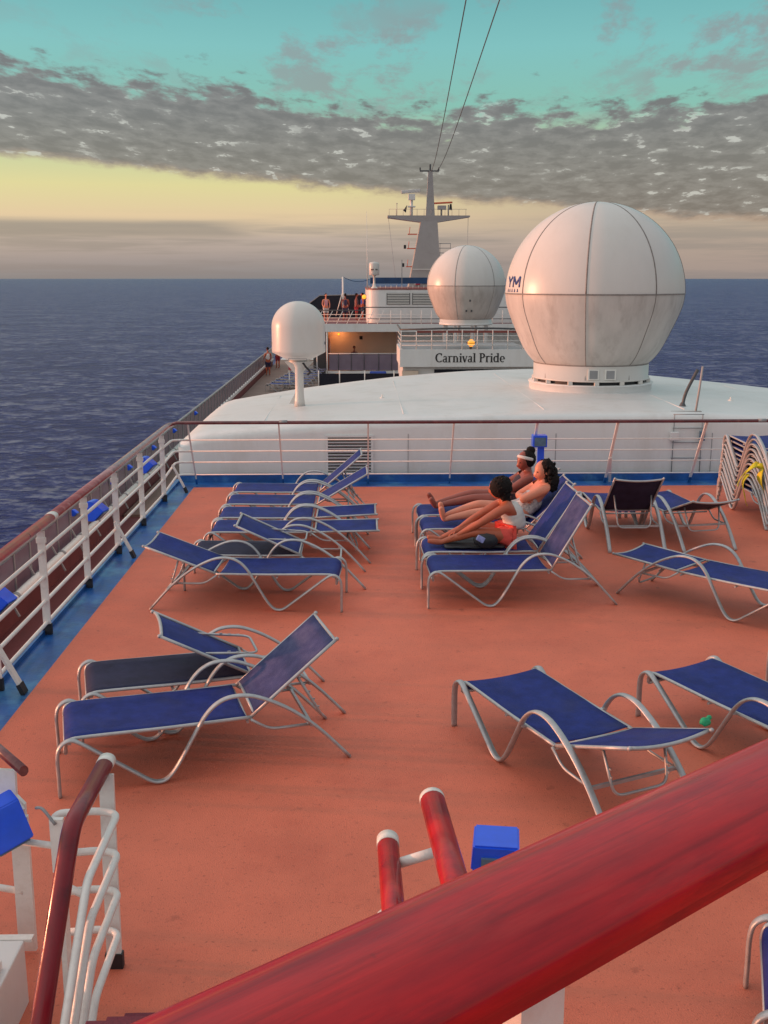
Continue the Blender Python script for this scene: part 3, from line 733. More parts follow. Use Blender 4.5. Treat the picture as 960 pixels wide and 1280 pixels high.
# small pedestal dome
sd_ = empty('satellite_dome', (-1.10, 18.8, .95), 0, 'small white bullet shaped satellite dome on a pedestal post at left of the roof', 'satellite dome')
z0 = 1.0
pr = [(.0, .70+.0), (.10, .70), (.22, .74), (.47, .86), (.475, .89), (.475, 1.02)]
for i in range(1, 19):
    a = PI/2*i/18; pr.append((.475*math.cos(a)**.92 if i < 18 else 0, 1.24+.46*math.sin(a)*1.0-.22*(1-min(1, i/3))))
pr = [(.0, .70), (.10, .70), (.24, .745), (.475, .865), (.478, .90), (.476, 1.15)]+[(.476*math.cos(PI/2*i/16), 1.30+.46*math.sin(PI/2*i/16)) for i in range(17)]
pr[-1] = (0, 1.76)
MB().lathe(pr, n=64).build('dome_shell', 'radome', sd_)
p = MB(); p.lathe([(.0, -.1), (.10, -.1), (.09, .0), (.078, .12), (.074, .58), (.11, .66), (.2, .71), (0, .71)], n=24)
p.prism([(-.19, -.06), (-.07, -.06), (-.07, .15)], -.012, .012); p.prism([(-.26, .70), (-.06, .46), (-.06, .70)], -.015, .015); p.prism([(.26, .70), (.06, .50), (.06, .70)], -.015, .015)
p.build('pedestal', 'radome', sd_)
c = MB().sweep(crom([(.07, -.12, .70), (.12, -.13, .62), (.20, -.1, .52), (.15, -.08, .47)], 4), .02, n=6); c.build('cable', 'black', sd_)
h = MB(); h.bb(-.16, .16, -.40, -.385, .775, .782); h.bb(-.16, -.15, -.40, -.385, .735, .775); h.bb(.15, .16, -.40, -.385, .735, .775); h.build('hatch_trim', 'grey', sd_)
h = MB(); h.box((.465, -.1, 1.03), (.03, .05, .05)); h.box((-.47, -.08, 1.03), (.03, .05, .05)); h.build('side_clips', 'grey', sd_)

# ------------------------------------------------------------------ midship superstructure
ms = empty('name_board_balcony', (4.7, 45, -2.2), 0, 'white balcony front bearing the ship name in black letters', 'balcony')
mo_ = Vector((4.7, 45, -2.2))
mb = MB()
mb.bb(-3.0, 3.0, 0, .12, 1.58, 2.32); mb.bb(-3.0, -2.88, .121, 4, 1.58, 2.32); mb.bb(2.88, 3.0, .121, 4, 1.58, 2.32)
bo = mb.build('fascia', 'white', ms)
MB().bb(-2.87, 2.87, .13, 7, 2.05, 2.2).build('balcony_floor', 'grey', ms)
MB().bb(-2.86, 2.86, .35, 6, -.0, 1.578).build('lower_wall', 'white', ms)
MB().bb(-2.9, -2.2, .12, .34, 0, 1.40).build('corner_column', 'cream', ms)
MB().bb(-1.5, 2.86, .30, .345, 1.3, 1.45).build('window_strip', 'glass', ms)
for i in range(10):
    x = -2.95+5.9*i/9
    MB().bar((x, .06, 2.32), (x, .06, 3.14), .022, 6).build('post', 'rail_white', ms)
for z in (2.5, 2.68, 2.9):
    MB().sweep([(-2.95, 3.9, z), (-2.95, .06, z), (2.95, .06, z), (2.95, 3.9, z)], .016, n=6, lat=(0, 0, 1)).build('rail_tube', 'rail_white', ms)
MB().sweep([(-2.97, 3.9, 3.2), (-2.97, .06, 3.16), (-1.0, -.05, 3.22), (1.0, -.05, 3.22), (2.97, .06, 3.16), (2.97, 3.9, 3.2)], .04, n=6, lat=(0, 0, 1)).build('handrail', 'darkgrey', ms)
MB().bb(-2.2, 2.8, 1.5, 1.6, 2.95, 3.05).build('beam', 'redroof', ms)
# serif lettering built from strokes
def serif_text():
    t = MB()
    def q(a, b_, c, d, off):   # horizontal box
        t.bb(off+a, off+c, -.012, .0, b_, d)
    def arc(off, cx, cz, rx, rz, a0, a1, th, tn, k=14):
        pts = []
        for i in range(k):
            aa = R(a0+(a1-a0)*i/k); ab = R(a0+(a1-a0)*(i+1)/k)
            def rad(a): 
                w_ = tn+(th-tn)*abs(math.cos(a)); return w_
            V = []
            for a in (aa, ab):
                w_ = rad(a)
                for s_ in (-.5, .5): V.append((off+cx+(rx+s_*w_)*math.cos(a), cz+(rz+s_*w_)*math.sin(a)))
            vs = [t.bm.verts.new((x, y, z)) for y in (-.012, 0) for x, z in (V[0], V[1], V[3], V[2])]
            for f in ((0, 1, 2, 3), (7, 6, 5, 4), (0, 4, 5, 1), (1, 5, 6, 2), (2, 6, 7, 3), (3, 7, 4, 0)): t.bm.faces.new([vs[j] for j in f])
    S, H, T = .058, .345, .022      # stem, cap height, thin
    xh = .235
    def stem(off, x, h, serif_top=True, base=True):
        q(x, 0, x+S, h, off)
        if base: q(x-.025, 0, x+S+.025, T*.8, off)
        if serif_top: q(x-.035, h-T*.8, x+.002, h, off)
    x = 0.
    # C
    arc(x, .155, H/2, .125, H/2-.012, 45, 315, S*1.1, T); q(.225, H-.10, .245, H-.0, x); x += .275
    def a_(x):
        arc(x, .085, .065, .055, .055, 60, 300, S*.8, T); q(.115, 0, .115+S*.9, xh-.05, x); arc(x, .10, xh-.055, .05, .045, 10, 170, S*.7, T); q(.16, 0, .20, T*.8, x)
    a_(x); x += .205
    def r_(x): stem(x, .03, xh); arc(x, .125, xh-.055, .06, .045, 40, 130, T*1.3, S*.6)
    r_(x); x += .18
    def n_(x): stem(x, .03, xh); arc(x, .12, xh-.065, .055, .055, 0, 160, S*.7, T*1.2); q(.155, 0, .155+S, xh-.06, x); q(.13, 0, .155+S+.025, T*.8, x)
    n_(x); x += .255
    def i_(x): stem(x, .03, xh); q(.03, xh+.045, .03+S, xh+.10, x)
    i_(x); x += .12
    # v
    t.flat((x+.03, -.006, xh-.005), (x+.10, -.006, .0), S*.5, .006, lat=(1, 0, 0)); t.flat((x+.17, -.006, xh-.005), (x+.105, -.006, .0), T*.6, .006, lat=(1, 0, 0))
    q(-.005, xh-T*.8, .075, xh, x); q(.14, xh-T*.8, .205, xh, x); x += .205
    a_(x); x += .205
    stem(x, .03, H); x += .115+.13
    # P
    q(.03, 0, .03+S, H, x); q(.0, 0, .12, T*.8, x); q(.0, H-T*.8, .06, H, x); arc(x, .10, H-.095, .09, .083, -90, 90, S, T); q(.06, H-.023, .105, H-.001, x); q(.06, H-.19, .105, H-.167, x); x += .235
    r_(x); x += .18
    i_(x); x += .125
    # d
    arc(x, .10, xh/2, .07, xh/2-.01, 50, 310, S, T); q(.15, 0, .15+S, H, x); q(.115, H-T*.8, .152, H, x); q(.2, 0, .235, T*.8, x); x += .25
    # e
    arc(x, .10, xh/2, .072, xh/2-.01, 0, 310, S, T); q(.04, xh/2-.008, .165, xh/2+.010, x); x += .2
    return t, x
tt, wid = serif_text()
k = 3.0/wid
bmesh.ops.scale(tt.bm, vec=(k, 1, 1.12), verts=tt.bm.verts[:])
lo = tt.build('lettering', 'letter_blk', bo, loc=(-1.48, -.003, 1.78))
# amber lamp between the rails
al = empty('amber_lamp', (4.78, 45.3, .16), 0, 'glowing round amber lamp in the middle of the balcony rail', 'lamp')
MB().ico((0, -.05, .22), .155, (1, .6, 1), 3).build('glowing_lens', 'amber', al); MB().lathe([(.20, -.02), (.21, .0), (.20, .02)], (0, .05, .22), 24).bb(-.05, .05, .1, .2, -.1, .25).build('bracket', 'darkgrey', al)
al = empty('amber_lamp', (.22, 57.7, 2.0), 0, 'small glowing amber lamp on the left side of the upper house', 'lamp')
MB().ico((0, -.05, .12), .12, (1, .6, 1), 2).build('glowing_lens', 'amber', al); MB().bb(-.03, .12, .0, .1, .0, .2).build('bracket', 'darkgrey', al)

# upper sun deck slab with railing
us = empty('upper_sun_deck', (3, 57, -2.2), 0, 'white upper deck slab with thin railing across the middle of the ship', 'deck level')
mb = MB(); mb.bb(-5.8, 7.2, 0, 20, 2.48, 2.90); mb.build('deck_slab', 'white', us); MB().bb(-5.6, 7.0, .2, 19.8, 2.901, 2.915).build('floor_covering', 'deck_dark', us)
for i in range(24):
    x = -5.75+.55*i; lean = .18 if i < 8 else 0
    MB().sweep([(x-lean, .05, 2.9), (x+lean, .05, 3.62)], .02, n=6, lat=(0, 1, 0)).build('post', 'rail_white', us)
mb = MB()
for z in (3.05, 3.22, 3.40): mb.sweep([(-5.8, .05, z), (7.2, .05, z)], .015, n=6, lat=(0, 1, 0))
mb.build('rail_tube', 'rail_white', us)
MB().sweep([(-5.8, .05, 3.62), (-2.9, .05, 3.62), (-2.8, .05, 3.78), (7.2, .05, 3.78)], .03, n=6, lat=(0, 1, 0)).build('handrail', 'darkgrey', us)
MB().bb(-5.7, 7.2, 10, 10.2, 2.9, 3.2).build('back_screen', 'darkgrey', us)
# recess below: cream wall, glass rail, lower slab, dark space
rc = empty('lounge_recess', (0, 60, -2.2), 0, 'open lounge level with warm lit cream wall behind a glass balustrade', 'lounge')
MB().bb(-1.75, 2.1, 1, 1.2, .4, 2.47).build('back_wall', 'cream', rc)
MB().bb(-1.9, 9.5, -2.9, 1.0, .22, .36).build('floor_slab', 'white', rc)
MB().bb(-1.86, -1.76, -2.7, 1.2, .36, 2.47).build('side_wall', 'redroof', rc)
MB().bb(-2.8, 9.0, -.5, -.3, -.6, .2).build('dark_front', 'glass', rc)
MB().bb(2.11, 9.3, -1.0, 1.1, .4, 2.47).build('starboard_wall', 'white', rc)
MB().bb(-.05, .13, .97, .995, 1.85, 2.05).build('wall_light', 'black', rc)
MB().bb(-1.7, 2.1, -2.75, -2.72, .40, 1.26).build('glass_panel', 'glassrail', rc)
MB().sweep([(-1.75, -2.73, 1.3), (2.1, -2.73, 1.3)], .025, n=6, lat=(0, 1, 0)).build('handrail', 'rail_white', rc)
for x in (-1.2, -.5, .2, 1.0, 1.7): MB().bar((x, -2.78, .38), (x, -2.78, 1.3), .018, 6).build('post', 'darkgrey', rc)
for x in (-2.35, -1.8): MB().bar((x, -3.1, -.1), (x, -3.1, 2.46), .035, 8).build('pillar', 'rail_white', rc)
MB().bb(-2.7, -1.9, .2, .4, .0, 2.47).build('dark_panel', 'darkgrey', rc)  # plain dark grey panel at the left side of the recess
ll = D.lights.new('lounge_lamp', 'POINT'); ll.energy = 16; ll.color = (1, .36, .12); ll.shadow_soft_size = .08
lo = D.objects.new('lounge_light', ll); COL.objects.link(lo); lo.location = (-1.25, 60.4, .0)
wl = empty('wall_lamp', (-1.25, 60.97, -.05), 0, 'small warm lit lamp on the cream lounge wall', 'lamp')
MB().ico((0, -.06, 0), .07, (1, .6, 1), 2).build('glowing_lens', 'amber', wl); MB().bb(-.05, .05, -.02, .02, -.1, .08).build('bracket', 'grey', wl)
# pool area barrier
br = empty('pool_barrier', (1, 50, -2.19), 0, 'dark low barrier and thin poles before the lower lounge level', 'barrier')
MB().bb(-3, 8, 0, .05, .05, .85).build('panel', 'glass', br)
for x in (-3, -2.0, -.8, .6, 2): MB().bar((x, -.04, 0), (x, -.04, 1.0), .03, 6).build('post', 'rail_white', br)
bt = MB(); bt.box((0, 0, .22), (.9, .5, .35), bevel=.08); tag(bt.build('towel_bin', 'c_blue', loc=(.95, 56.4, -2.19)), 'blue bin in the dark space below the lounge level', 'bin')
# upper house
uh = empty('upper_house', (4.4, 58, .7), 0, 'white rounded upper house with red roof and louvre grille', 'deckhouse')
mb = MB()
pts = fillet([(-4.05, 12, 0), (-4.05, 0, 0), (4.6, 0, 0), (4.6, 12, 0)], .9, 8)
n_ = len(pts)
def wallf(a, b_): i = int(round(a*(n_-1))); return Vector((pts[i].x, pts[i].y, b_*1.8))
mb.grid(wallf, n_-1, 1); mb.build('wall', 'white', uh)
mb = MB(); A_ = [mb.bm.verts.new((p.x*1.005, p.y-.03, 1.80)) for p in pts]; B_ = [mb.bm.verts.new((p.x*1.005, p.y-.03, 1.87)) for p in pts]
mb.bm.faces.new(A_); mb.bm.faces.new(B_)
for i in range(n_): mb.bm.faces.new((A_[i], A_[(i+1) % n_], B_[(i+1) % n_], B_[i]))
mb.build('roof', 'redroof', uh)
for xx in (-2.95, -1.55):
    g = MB(); g.bb(xx, xx+1.28, -.03, -.006, 1.0, 1.62); go = g.build('louvre', 'darkgrey', uh)
    g = MB()
    for k in range(7): g.bb(xx+.04, xx+1.24, -.05, -.031, 1.03+.088*k, 1.07+.088*k)
    g.build('louvre_slats', 'ring', go)
MB().bb(-4.0, 4.6, -.012, .0, .22, .26).build('trim', 'grey', uh)
for i in range(12):
    MB().bar((-3.9+.3*i, .3, 1.87), (-3.9+.3*i, .3, 2.02), .015, 5).build('roof_fitting', 'ring', uh)
# windscreen, canopy and A frame
ws = empty('windscreen', (-1.3, 66, .7), 0, 'dark tinted windscreen panels with slanting left end on the upper deck', 'windscreen')
mb = MB(); mb.prism([(-2.3, .0), (-2.3, .55), (-1.2, 1.35), (1.9, 1.40), (1.9, 0)], 0, .06); mb.build('glass_panel', 'glass', ws)
MB().sweep([(-2.3, -.02, .57), (-1.2, -.02, 1.37), (1.9, -.02, 1.42)], .03, n=6, lat=(0, 1, 0)).build('top_rail', 'grey', ws)
MB().prism([(1.91, 0), (1.91, 1.5), (9.5, 1.6), (9.5, 0)], 0, .06).build('starboard_panel', 'glass', ws)
cf = empty('canopy_frame', (-1.0, 62, .7), 0, 'white inverted V mast holding a dark blue canopy on the upper deck', 'canopy')
mb = MB(); mb.bar((0, 0, .4), (0, 0, 2.48), .05, 8); mb.bar((0, 0, 1.7), (-.42, 0, .25), .03, 6); mb.bar((0, 0, 1.7), (.42, 0, .25), .03, 6); mb.build('mast_legs', 'rail_white', cf)
mb = MB(); mb.grid(lambda a, b_: Vector((.05+a*1.5, b_*1.5, 2.47-.22*math.sin(PI*a)*.8-.12*a)), 12, 4); c_ = mb.build('canopy_cloth', 'canopy', cf)
mo = c_.modifiers.new('t', 'SOLIDIFY'); mo.thickness = .03
mb = MB(); mb.bb(1.6, 8, .2, .3, 2.1, 2.45); mb.build('canopy_screen', 'canopy', cf)
# satellite canister and whip
sc_ = empty('satellite_canister', (.78, 58.6, 2.55), 0, 'small white canister antenna on a flared post at the left end of the upper house', 'antenna')
MB().lathe([(0, .72), (.26, .72), (.28, .76), (.28, 1.30), (.25, 1.40), (.0, 1.44)], n=24).build('canister', 'radome', sc_)
MB().lathe([(.22, .0), (.1, .12), (.06, .3), (.06, .66), (.12, .72), (0, .72)], n=16).build('post', 'ring', sc_)
mb = MB()
for k in range(6):
    if k != 3: mb.box((-.17+.065*k, -.275, 1.02), (.045, .01, .07))
mb.build('lettering', 'letter_blk', sc_)
o = MB().sweep([(.40, 57.9, 2.5), (.40, 57.9, 4.2), (.37, 57.9, 6.6)], .02, radii=[1.6, 1, .4], n=6); tag(o.build('whip_antenna', 'ring'), 'tall thin whip antenna at the left end of the upper house', 'antenna')
o = MB().sweep([(-1.0+1.02, 60, 2.5), (.02, 60, 2.5)], .01); o.bm.clear(); o.bb(2.3, 2.34, 59, 59.04, 2.55, 4.1)
tag(o.build('roof_pole', 'grey'), 'short thin pole on the red roof left of the mast', 'pole')

# main mast
ma = empty('mast', (4.3, 70, 2.5), 0, 'grey tapering main mast with crossarm, radar scanners and thin top pole', 'mast')
def frust(mb, z0, z1, a0, a1, b0, b1, d0, d1):
    V = [mb.bm.verts.new(c) for c in ((a0, -d0, z0), (b0, -d0, z0), (b0, d0, z0), (a0, d0, z0), (a1, -d1, z1), (b1, -d1, z1), (b1, d1, z1), (a1, d1, z1))]
    for f in ((0, 3, 2, 1), (4, 5, 6, 7), (0, 1, 5, 4), (1, 2, 6, 5), (2, 3, 7, 6), (3, 0, 4, 7)): mb.bm.faces.new([V[k] for k in f])
mb = MB(); frust(mb, 0, 4.2, -1.15, -.35, 1.0, .72, .9, .5); mb.build('tower', 'mast', ma)
mb = MB(); frust(mb, 4.28, 7.3, -.02, .12, .58, .40, .22, .12); mb.build('top_pole', 'mast', ma)
mb = MB()
mb.prism([(-2.5, 4.42), (-.4, 4.15), (.75, 4.15), (2.82, 4.47), (2.82, 4.56), (-2.5, 4.56)], -.5, .5); mb.build('crossarm', 'mast', ma)
mb = MB(); mb.bb(-.42, .82, -.08, .08, 7.3, 7.38); 
for x in (-.4, .8): mb.bb(x-.04, x+.04, -.05, .05, 7.38, 7.55)
mb.bb(.2, .3, -.05, .05, 7.38, 7.75); mb.build('crosstree', 'darkgrey', ma)
rs = MB(); rs.bar((-.95, 0, 4.56), (-.95, 0, 5.85), .10, 8); rs.bb(-1.15, -.72, -.25, .25, 5.55, 5.9); rs.bb(-1.2, -.7, -.3, .3, 5.1, 5.16); ro_ = rs.build('radar_pedestal', 'ring', ma)
rb = MB(); rb.box((-1.0, -.1, 6.08), (1.25, .22, .20), mtx=Matrix.Rotation(R(-5), 4, 'Y'), bevel=.04); rb.build('radar_scanner', 'radome', ro_)
rs = MB(); rs.bar((1.0, 0, 4.56), (1.0, 0, 5.2), .06, 8); rs.bb(.75, 1.3, -.2, .2, 4.95, 5.2); rs.bar((1.45, 0, 4.56), (1.45, 0, 5.25), .05, 6); ro_ = rs.build('radar_pedestal', 'mast', ma)
rb = MB(); rb.box((1.0, -.1, 5.36), (1.4, .16, .11), mtx=Matrix.Rotation(R(-3), 4, 'Y'), bevel=.03); rb.build('radar_scanner', 'orange', ro_)
fl = MB(); fl.prism([(-1.48, 4.9), (-1.30, 4.75), (-1.22, 5.25)], -.02, .02); fl.prism([(1.5, 4.95), (1.7, 4.9), (1.66, 5.3), (1.54, 5.3)], -.02, .02); fl.build('signal_shapes', 'black', ma)
rl = MB()
for k in range(12):
    x = -2.4+.45*k; rl.bar((x, -.45, 4.56), (x, -.45, 4.95), .012, 5)
rl.bar((-2.4, -.45, 4.95), (2.6, -.45, 4.95), .012, 5); rl.bar((-1.9, -.3, 4.56), (-1.9, -.3, 5.3), .02, 5); rl.ico((-1.9, -.3, 5.3), .05, sub=1); rl.build('platform_rail', 'mast', ma)
bk = MB()
for z in (3.4, 2.5, 1.35): bk.bb(-1.35+.05*z, -.75+.05*z, -.3, .1, z-.03, z+.03)
for z in (3.4, 2.5, 1.35): bk.bar((-1.3+.06*z, -.3, z), (-1.25+.06*z, -.3, z+.45), .02, 5)
bk.build('side_bracket', 'orange', ma)
lm = MB()
for z in (2.5, 1.35): lm.box((-1.42+.1*z-.2, -.3, z+.1), (.16, .16, .24), bevel=.02)
lm.build('navigation_lamp', 'black', ma)
bk = MB(); 
for z in (1.9, 2.2, 2.5, 2.8): bk.bb(.85, 1.6, -.3, -.27, z, z+.04)
for x in (.9, 1.58): bk.bb(x, x+.03, -.3, -.27, 1.6, 2.82)
bk.box((1.4, -.3, 2.0), (.2, .2, .25)); bk.build('side_cage', 'grey', ma)
tr = MB(); tr.bb(-.9, .9, -.95, -.92, 1.15, 1.2); tr.box((-.65, -.95, .30), (.22, .05, .18)); tr.build('tower_trim', 'ring', ma)
tr = MB(); tr.box((-.55, -.96, .32), (.3, .05, .28)); tr.build('life_ring_box', 'c_red', ma)
tr = MB()
for k in range(4): tr.box((-.22+.13*k, -.93, .30), (.08, .05, .1))
tr.build('lettering', 'letter_blk', ma)
# stays and the two long aerial wires
for i, (a, b_, lb) in enumerate((((1.85, 70, 7.0), (2.3, 66, 2.3), 'thin stay wire hanging from the left tip of the mast crossarm'), ((7.05, 70, 7.0), (6.6, 66, 2.3), 'thin stay wire hanging from the right tip of the mast crossarm'))):
    o = MB().sweep([a, b_], .012, n=5); tag(o.build('stay_wire', 'grey'), lb, 'wire', 'stays of the mast')
T0 = Vector((4.45, 70, 9.95)); T1 = Vector((4.65, 70, 9.95))
for a, q, lb in ((T0, Vector((1.10, 12, 6.0)), 'left of the two long aerial wires running up from the masthead'), (T1, Vector((1.42, 12, 6.0)), 'right of the two long aerial wires running up from the masthead')):
    e = a+(q-a)*(66/58); pts = []
    for i in range(25):
        t = i/24; p = a.lerp(e, t); p.z -= .9*math.sin(PI*t)*(1-t*.3); p.x -= .0; pts.append(p)
    o = MB().sweep(pts, .012, n=5, radii=[1.4-.95*i/24 for i in range(25)]); tag(o.build('aerial_wire', 'darkgrey'), lb, 'wire', 'aerial wires')

# ------------------------------------------------------------------ stairs in the foreground
st = empty('stair_up', (-.42, 3.7, 0), 0, 'maroon stair flight rising towards the viewer at the bottom of the picture', 'stairs')
for k in range(7):
    mb = MB(); z1 = .19*(k+1); mb.bb(-.55, .52, -.26*(k+1)-.02, -.26*k, z1-.05, z1, bevel=.006); mb.build('tread', 'tread', st)
mb = MB()
for k in range(7): mb.bb(-.53, .50, -.26*(k+1), -.26*k-.03, .0, .19*(k+1)-.052)
mb.build('risers', 'white', st)
sr = empty('stair_handrail', (.1, 3.6, 0), 0, 'short round red wooden handrail ends with white caps behind the big handrail', 'handrail')
so_ = Vector((.1, 3.6, 0))
def dn(p): return Vector(p)-so_
MB().sweep([dn((.268, 3.63, 1.15)), dn((.300, 3.10, 1.16)), dn((.34, 2.5, 1.17))], .048, .046, lat=(1, 0, 0), n=20).build('upper_rail', 'wood', sr)
MB().sweep([dn((.266, 3.655, 1.15)), dn((.268, 3.628, 1.15))], .049, .047, lat=(1, 0, 0), n=20).build('end_cap', 'ring', sr)
MB().sweep([dn((.098, 3.65, .95)), dn((.106, 3.2, .95)), dn((.12, 2.6, .95))], .042, .040, lat=(1, 0, 0), n=20).build('lower_rail', 'wood', sr)
MB().sweep([dn((.098, 3.705, .95)), dn((.098, 3.648, .95))], .044, .042, lat=(1, 0, 0), n=20).build('end_cap', 'ring', sr)
MB().sweep([dn((.11, 3.55, .93)), dn((.29, 3.5, 1.02))], .02, n=8, lat=(0, 1, 0)).build('link_bar', 'rail_white', sr)
MB().sweep(fillet([dn((.06, 3.5, .0)), dn((.06, 3.5, .77)), dn((.30, 3.4, .80)), dn((.30, 3.35, 0))], .06, 5), .021, n=8, lat=(0, 1, .2)).build('post', 'rail_white', sr)

# big varnished handrail close to the camera
bh = empty('wooden_handrail', (.13, .72, 1.5), 0, 'big glossy red wooden handrail crossing the lower right close to the camera', 'handrail')
dr = Vector((.811, .585, 0)).normalized(); nn = Vector((-dr.y, dr.x, 0))
far0 = Vector((.144, .816, 0)); W_ = .132
cen = far0-nn*(W_/2)
sec = []
for i in range(17):
    a = PI*i/16; sec.append((math.cos(a)*.0655*(1 if i not in (0, 16) else 1), 2.600+.034*math.sin(a)**.75))
sec += [(-.0655, 2.597), (-.061, 2.594), (-.0615, 2.583), (-.055, 2.578), (.055, 2.578), (.0615, 2.583), (.061, 2.594), (.0655, 2.597)]
mb = MB(); rings = []
for s_ in [-1.2+.1*i for i in range(45)]:
    bow = 0
    rings.append([mb.bm.verts.new((s_, a*.955+.003, z-2.58)) for a, z in sec])
for A, B in zip(rings, rings[1:]):
    for j in range(len(sec)):
        f = mb.bm.faces.new((A[j], A[(j+1) % len(sec)], B[(j+1) % len(sec)], B[j])); f.smooth = j < 16
mb.bm.faces.new(rings[0]); mb.bm.faces.new(rings[-1][::-1])
wr = M['wood'].copy(); wr.name = 'varnished_wood_grain'
# long grain: the noise is stretched along the rail
ntw = wr.node_tree
for n in ntw.nodes:
    if n.type == 'MAPPING': n.inputs['Scale'].default_value = (.6, 3.5, 3.5)
    if n.type == 'TEX_NOISE' and n.inputs['Scale'].default_value == 30: n.inputs['Scale'].default_value = 12
b = ntw.nodes['Principled BSDF']
src_ = b.inputs['Base Color'].links[0].from_socket; tc_ = ntw.nodes.new('ShaderNodeTexCoord')
for sc_v, lo_, hi_, am_, cl_ in (((1.6, 110, 110), .52, .66, .35, (.07, .002, .006)), ((5, 38, 38), .60, .72, .5, (.45, .03, .03)), ((26, 34, 34), .70, .75, .6, (.04, .004, .006))):
    m_ = ntw.nodes.new('ShaderNodeMapping'); m_.inputs['Scale'].default_value = sc_v; ntw.links.new(tc_.outputs['Object'], m_.inputs[0])
    n_2 = ntw.nodes.new('ShaderNodeTexNoise'); n_2.inputs['Scale'].default_value = 1; n_2.inputs['Detail'].default_value = 5; ntw.links.new(m_.outputs[0], n_2.inputs['Vector'])
    r_2 = ntw.nodes.new('ShaderNodeMapRange'); r_2.inputs[1].default_value = lo_; r_2.inputs[2].default_value = hi_; r_2.inputs[4].default_value = am_; ntw.links.new(n_2.outputs['Fac'], r_2.inputs[0])
    x_2 = ntw.nodes.new('ShaderNodeMix'); x_2.data_type = 'RGBA'; ntw.links.new(r_2.outputs[0], x_2.inputs[0]); ntw.links.new(src_, x_2.inputs[6]); x_2.inputs[7].default_value = (*cl_, 1); src_ = x_2.outputs[2]
ntw.links.new(src_, b.inputs['Base Color'])
b.inputs['Coat Weight'].default_value = .42; b.inputs['Coat Roughness'].default_value = .12; b.inputs['Specular IOR Level'].default_value = .15
ro_ = mb.build('rail', wr, bh, loc=(cen.x-bh.location.x, cen.y-bh.location.y, 2.58+.006-1.5)); ro_.rotation_euler = (0, 0, math.atan2(dr.y, dr.x))
for s_ in (-.068, 1.3, 2.6):
    p0 = cen+dr*s_-nn*.012
    mb = MB(); mb.flat(Vector((p0.x, p0.y, 1.5))-bh.location, Vector((p0.x, p0.y, 2.579))-bh.location, .010, .024, lat=nn); mb.build('post', 'rail_white', bh)

# port stair rail in the left foreground
pr_ = empty('stair_railing', (-1.2, 4.3, 0), 0, 'white looped tube railing with red handrail at the head of the left stair', 'railing')
po_ = Vector((-1.2, 4.3, 0))
def pn(p): return Vector(p)-po_
H0 = [(-1.195, 4.47, .90), (-1.2, 3.93, .90), (-1.2, 2.40, -.50)]
MB().sweep(fillet([pn(p) for p in H0], .07, 6), .040, .034, lat=(1, 0, 0), n=16).build('handrail', 'wood_deep', pr_)
MB().sweep([pn((-1.195, 4.53, .90)), pn((-1.195, 4.468, .90))], .041, .035, lat=(1, 0, 0), n=16).build('end_cap', 'ring', pr_)
for z, e in ((.745, .0), (.565, -.03), (.39, -.06), (.21, -.10)):
    xr, xl = -1.105, -1.40
    path = [(-1.13, 2.5, z-1.16), (xr, 3.77, z), (xr, 4.30+e, z), (-1.19, 4.33+e, z)]
    path += [(xl, 4.31, z), (xl+.02, 4.27, .42), (-1.24, 4.20, .40)] if z > .7 else [(xl+.06, 4.31+e, z)]
    MB().sweep(fillet([pn(p) for p in path], .055, 6), .0175, n=10, lat=(0, 0, 1)).build('loop_tube', 'rail_white', pr_)
p = MB(); p.flat(pn((-1.145, 4.25, .07)), pn((-1.175, 4.42, .88)), .033, .011, lat=(1, .0, 0)); po = p.build('post', 'rail_white', pr_)
p = MB(); p.flat(pn((-1.145, 4.25, -.01)), pn((-1.145, 4.25, .075)), .04, .018, lat=(1, 0, 0)); p.build('post_foot', 'black', po)
p = MB(); p.flat(pn((-1.22, 3.78, -.2)), pn((-1.22, 3.82, .72)), .033, .011, lat=(0, 1, 0)); p.build('post', 'rail_white', pr_)
p = MB(); p.flat(pn((-1.36, 4.24, .50)), pn((-1.36, 4.24, .76)), .03, .012, lat=(1, 0, 0)); p.build('latch_plate', 'rail_white', pr_)
MB().sweep(crom([pn((-1.46, 4.28, .79)), pn((-1.42, 4.25, .80)), pn((-1.36, 4.22, .74))], 4), .007, n=6, lat=(0, 0, 1)).build('cable', 'grey', pr_)
# left side of that stair
lr = empty('stair_gate', (-1.6, 4.4, 0), 0, 'white plate post and gate with small red handrail at the left edge', 'gate')
lo_ = Vector((-1.6, 4.4, 0))
def ln(p): return Vector(p)-lo_
MB().sweep([ln((-1.50, 4.28, .97)), ln((-1.70, 4.52, .97)), ln((-2.2, 5.05, .97))], .026, .022, lat=(0, 0, 1), n=10).build('handrail', 'wood_dark', lr)
p = MB(); p.prism([(-.42, 0), (.10, 0), (.10, .18), (.06, .22), (.06, .34), (-.42, .34)], -.01, .01)
pl_ = p.build('gate_plate', 'rail_white', lr); pl_.location = (-.04, -.02, .58); pl_.rotation_euler = (R(-4), 0, R(-8))
p = MB(); p.flat(ln((-1.575, 4.36, .02)), ln((-1.56, 4.34, .72)), .040, .012, lat=(1, 0, 0)); p.build('post', 'rail_white', lr)
MB().sweep([ln((-1.57, 4.35, .33)), ln((-2.1, 4.5, .33))], .016, n=8, lat=(0, 0, 1)).build('cross_tube', 'rail_white', lr)
MB().sweep([ln((-1.57, 4.30, .62)), ln((-1.30, 4.26, .60))], .016, n=8, lat=(0, 0, 1)).build('cross_tube', 'rail_white', lr)
lmp = lamp((-1.61, 4.24, .72), R(0), 'large blue wedge lamp on the white stair gate at left edge')
lmp.rotation_euler = (R(8), R(28), R(-38)); lmp.scale = (.85, .85, .85)
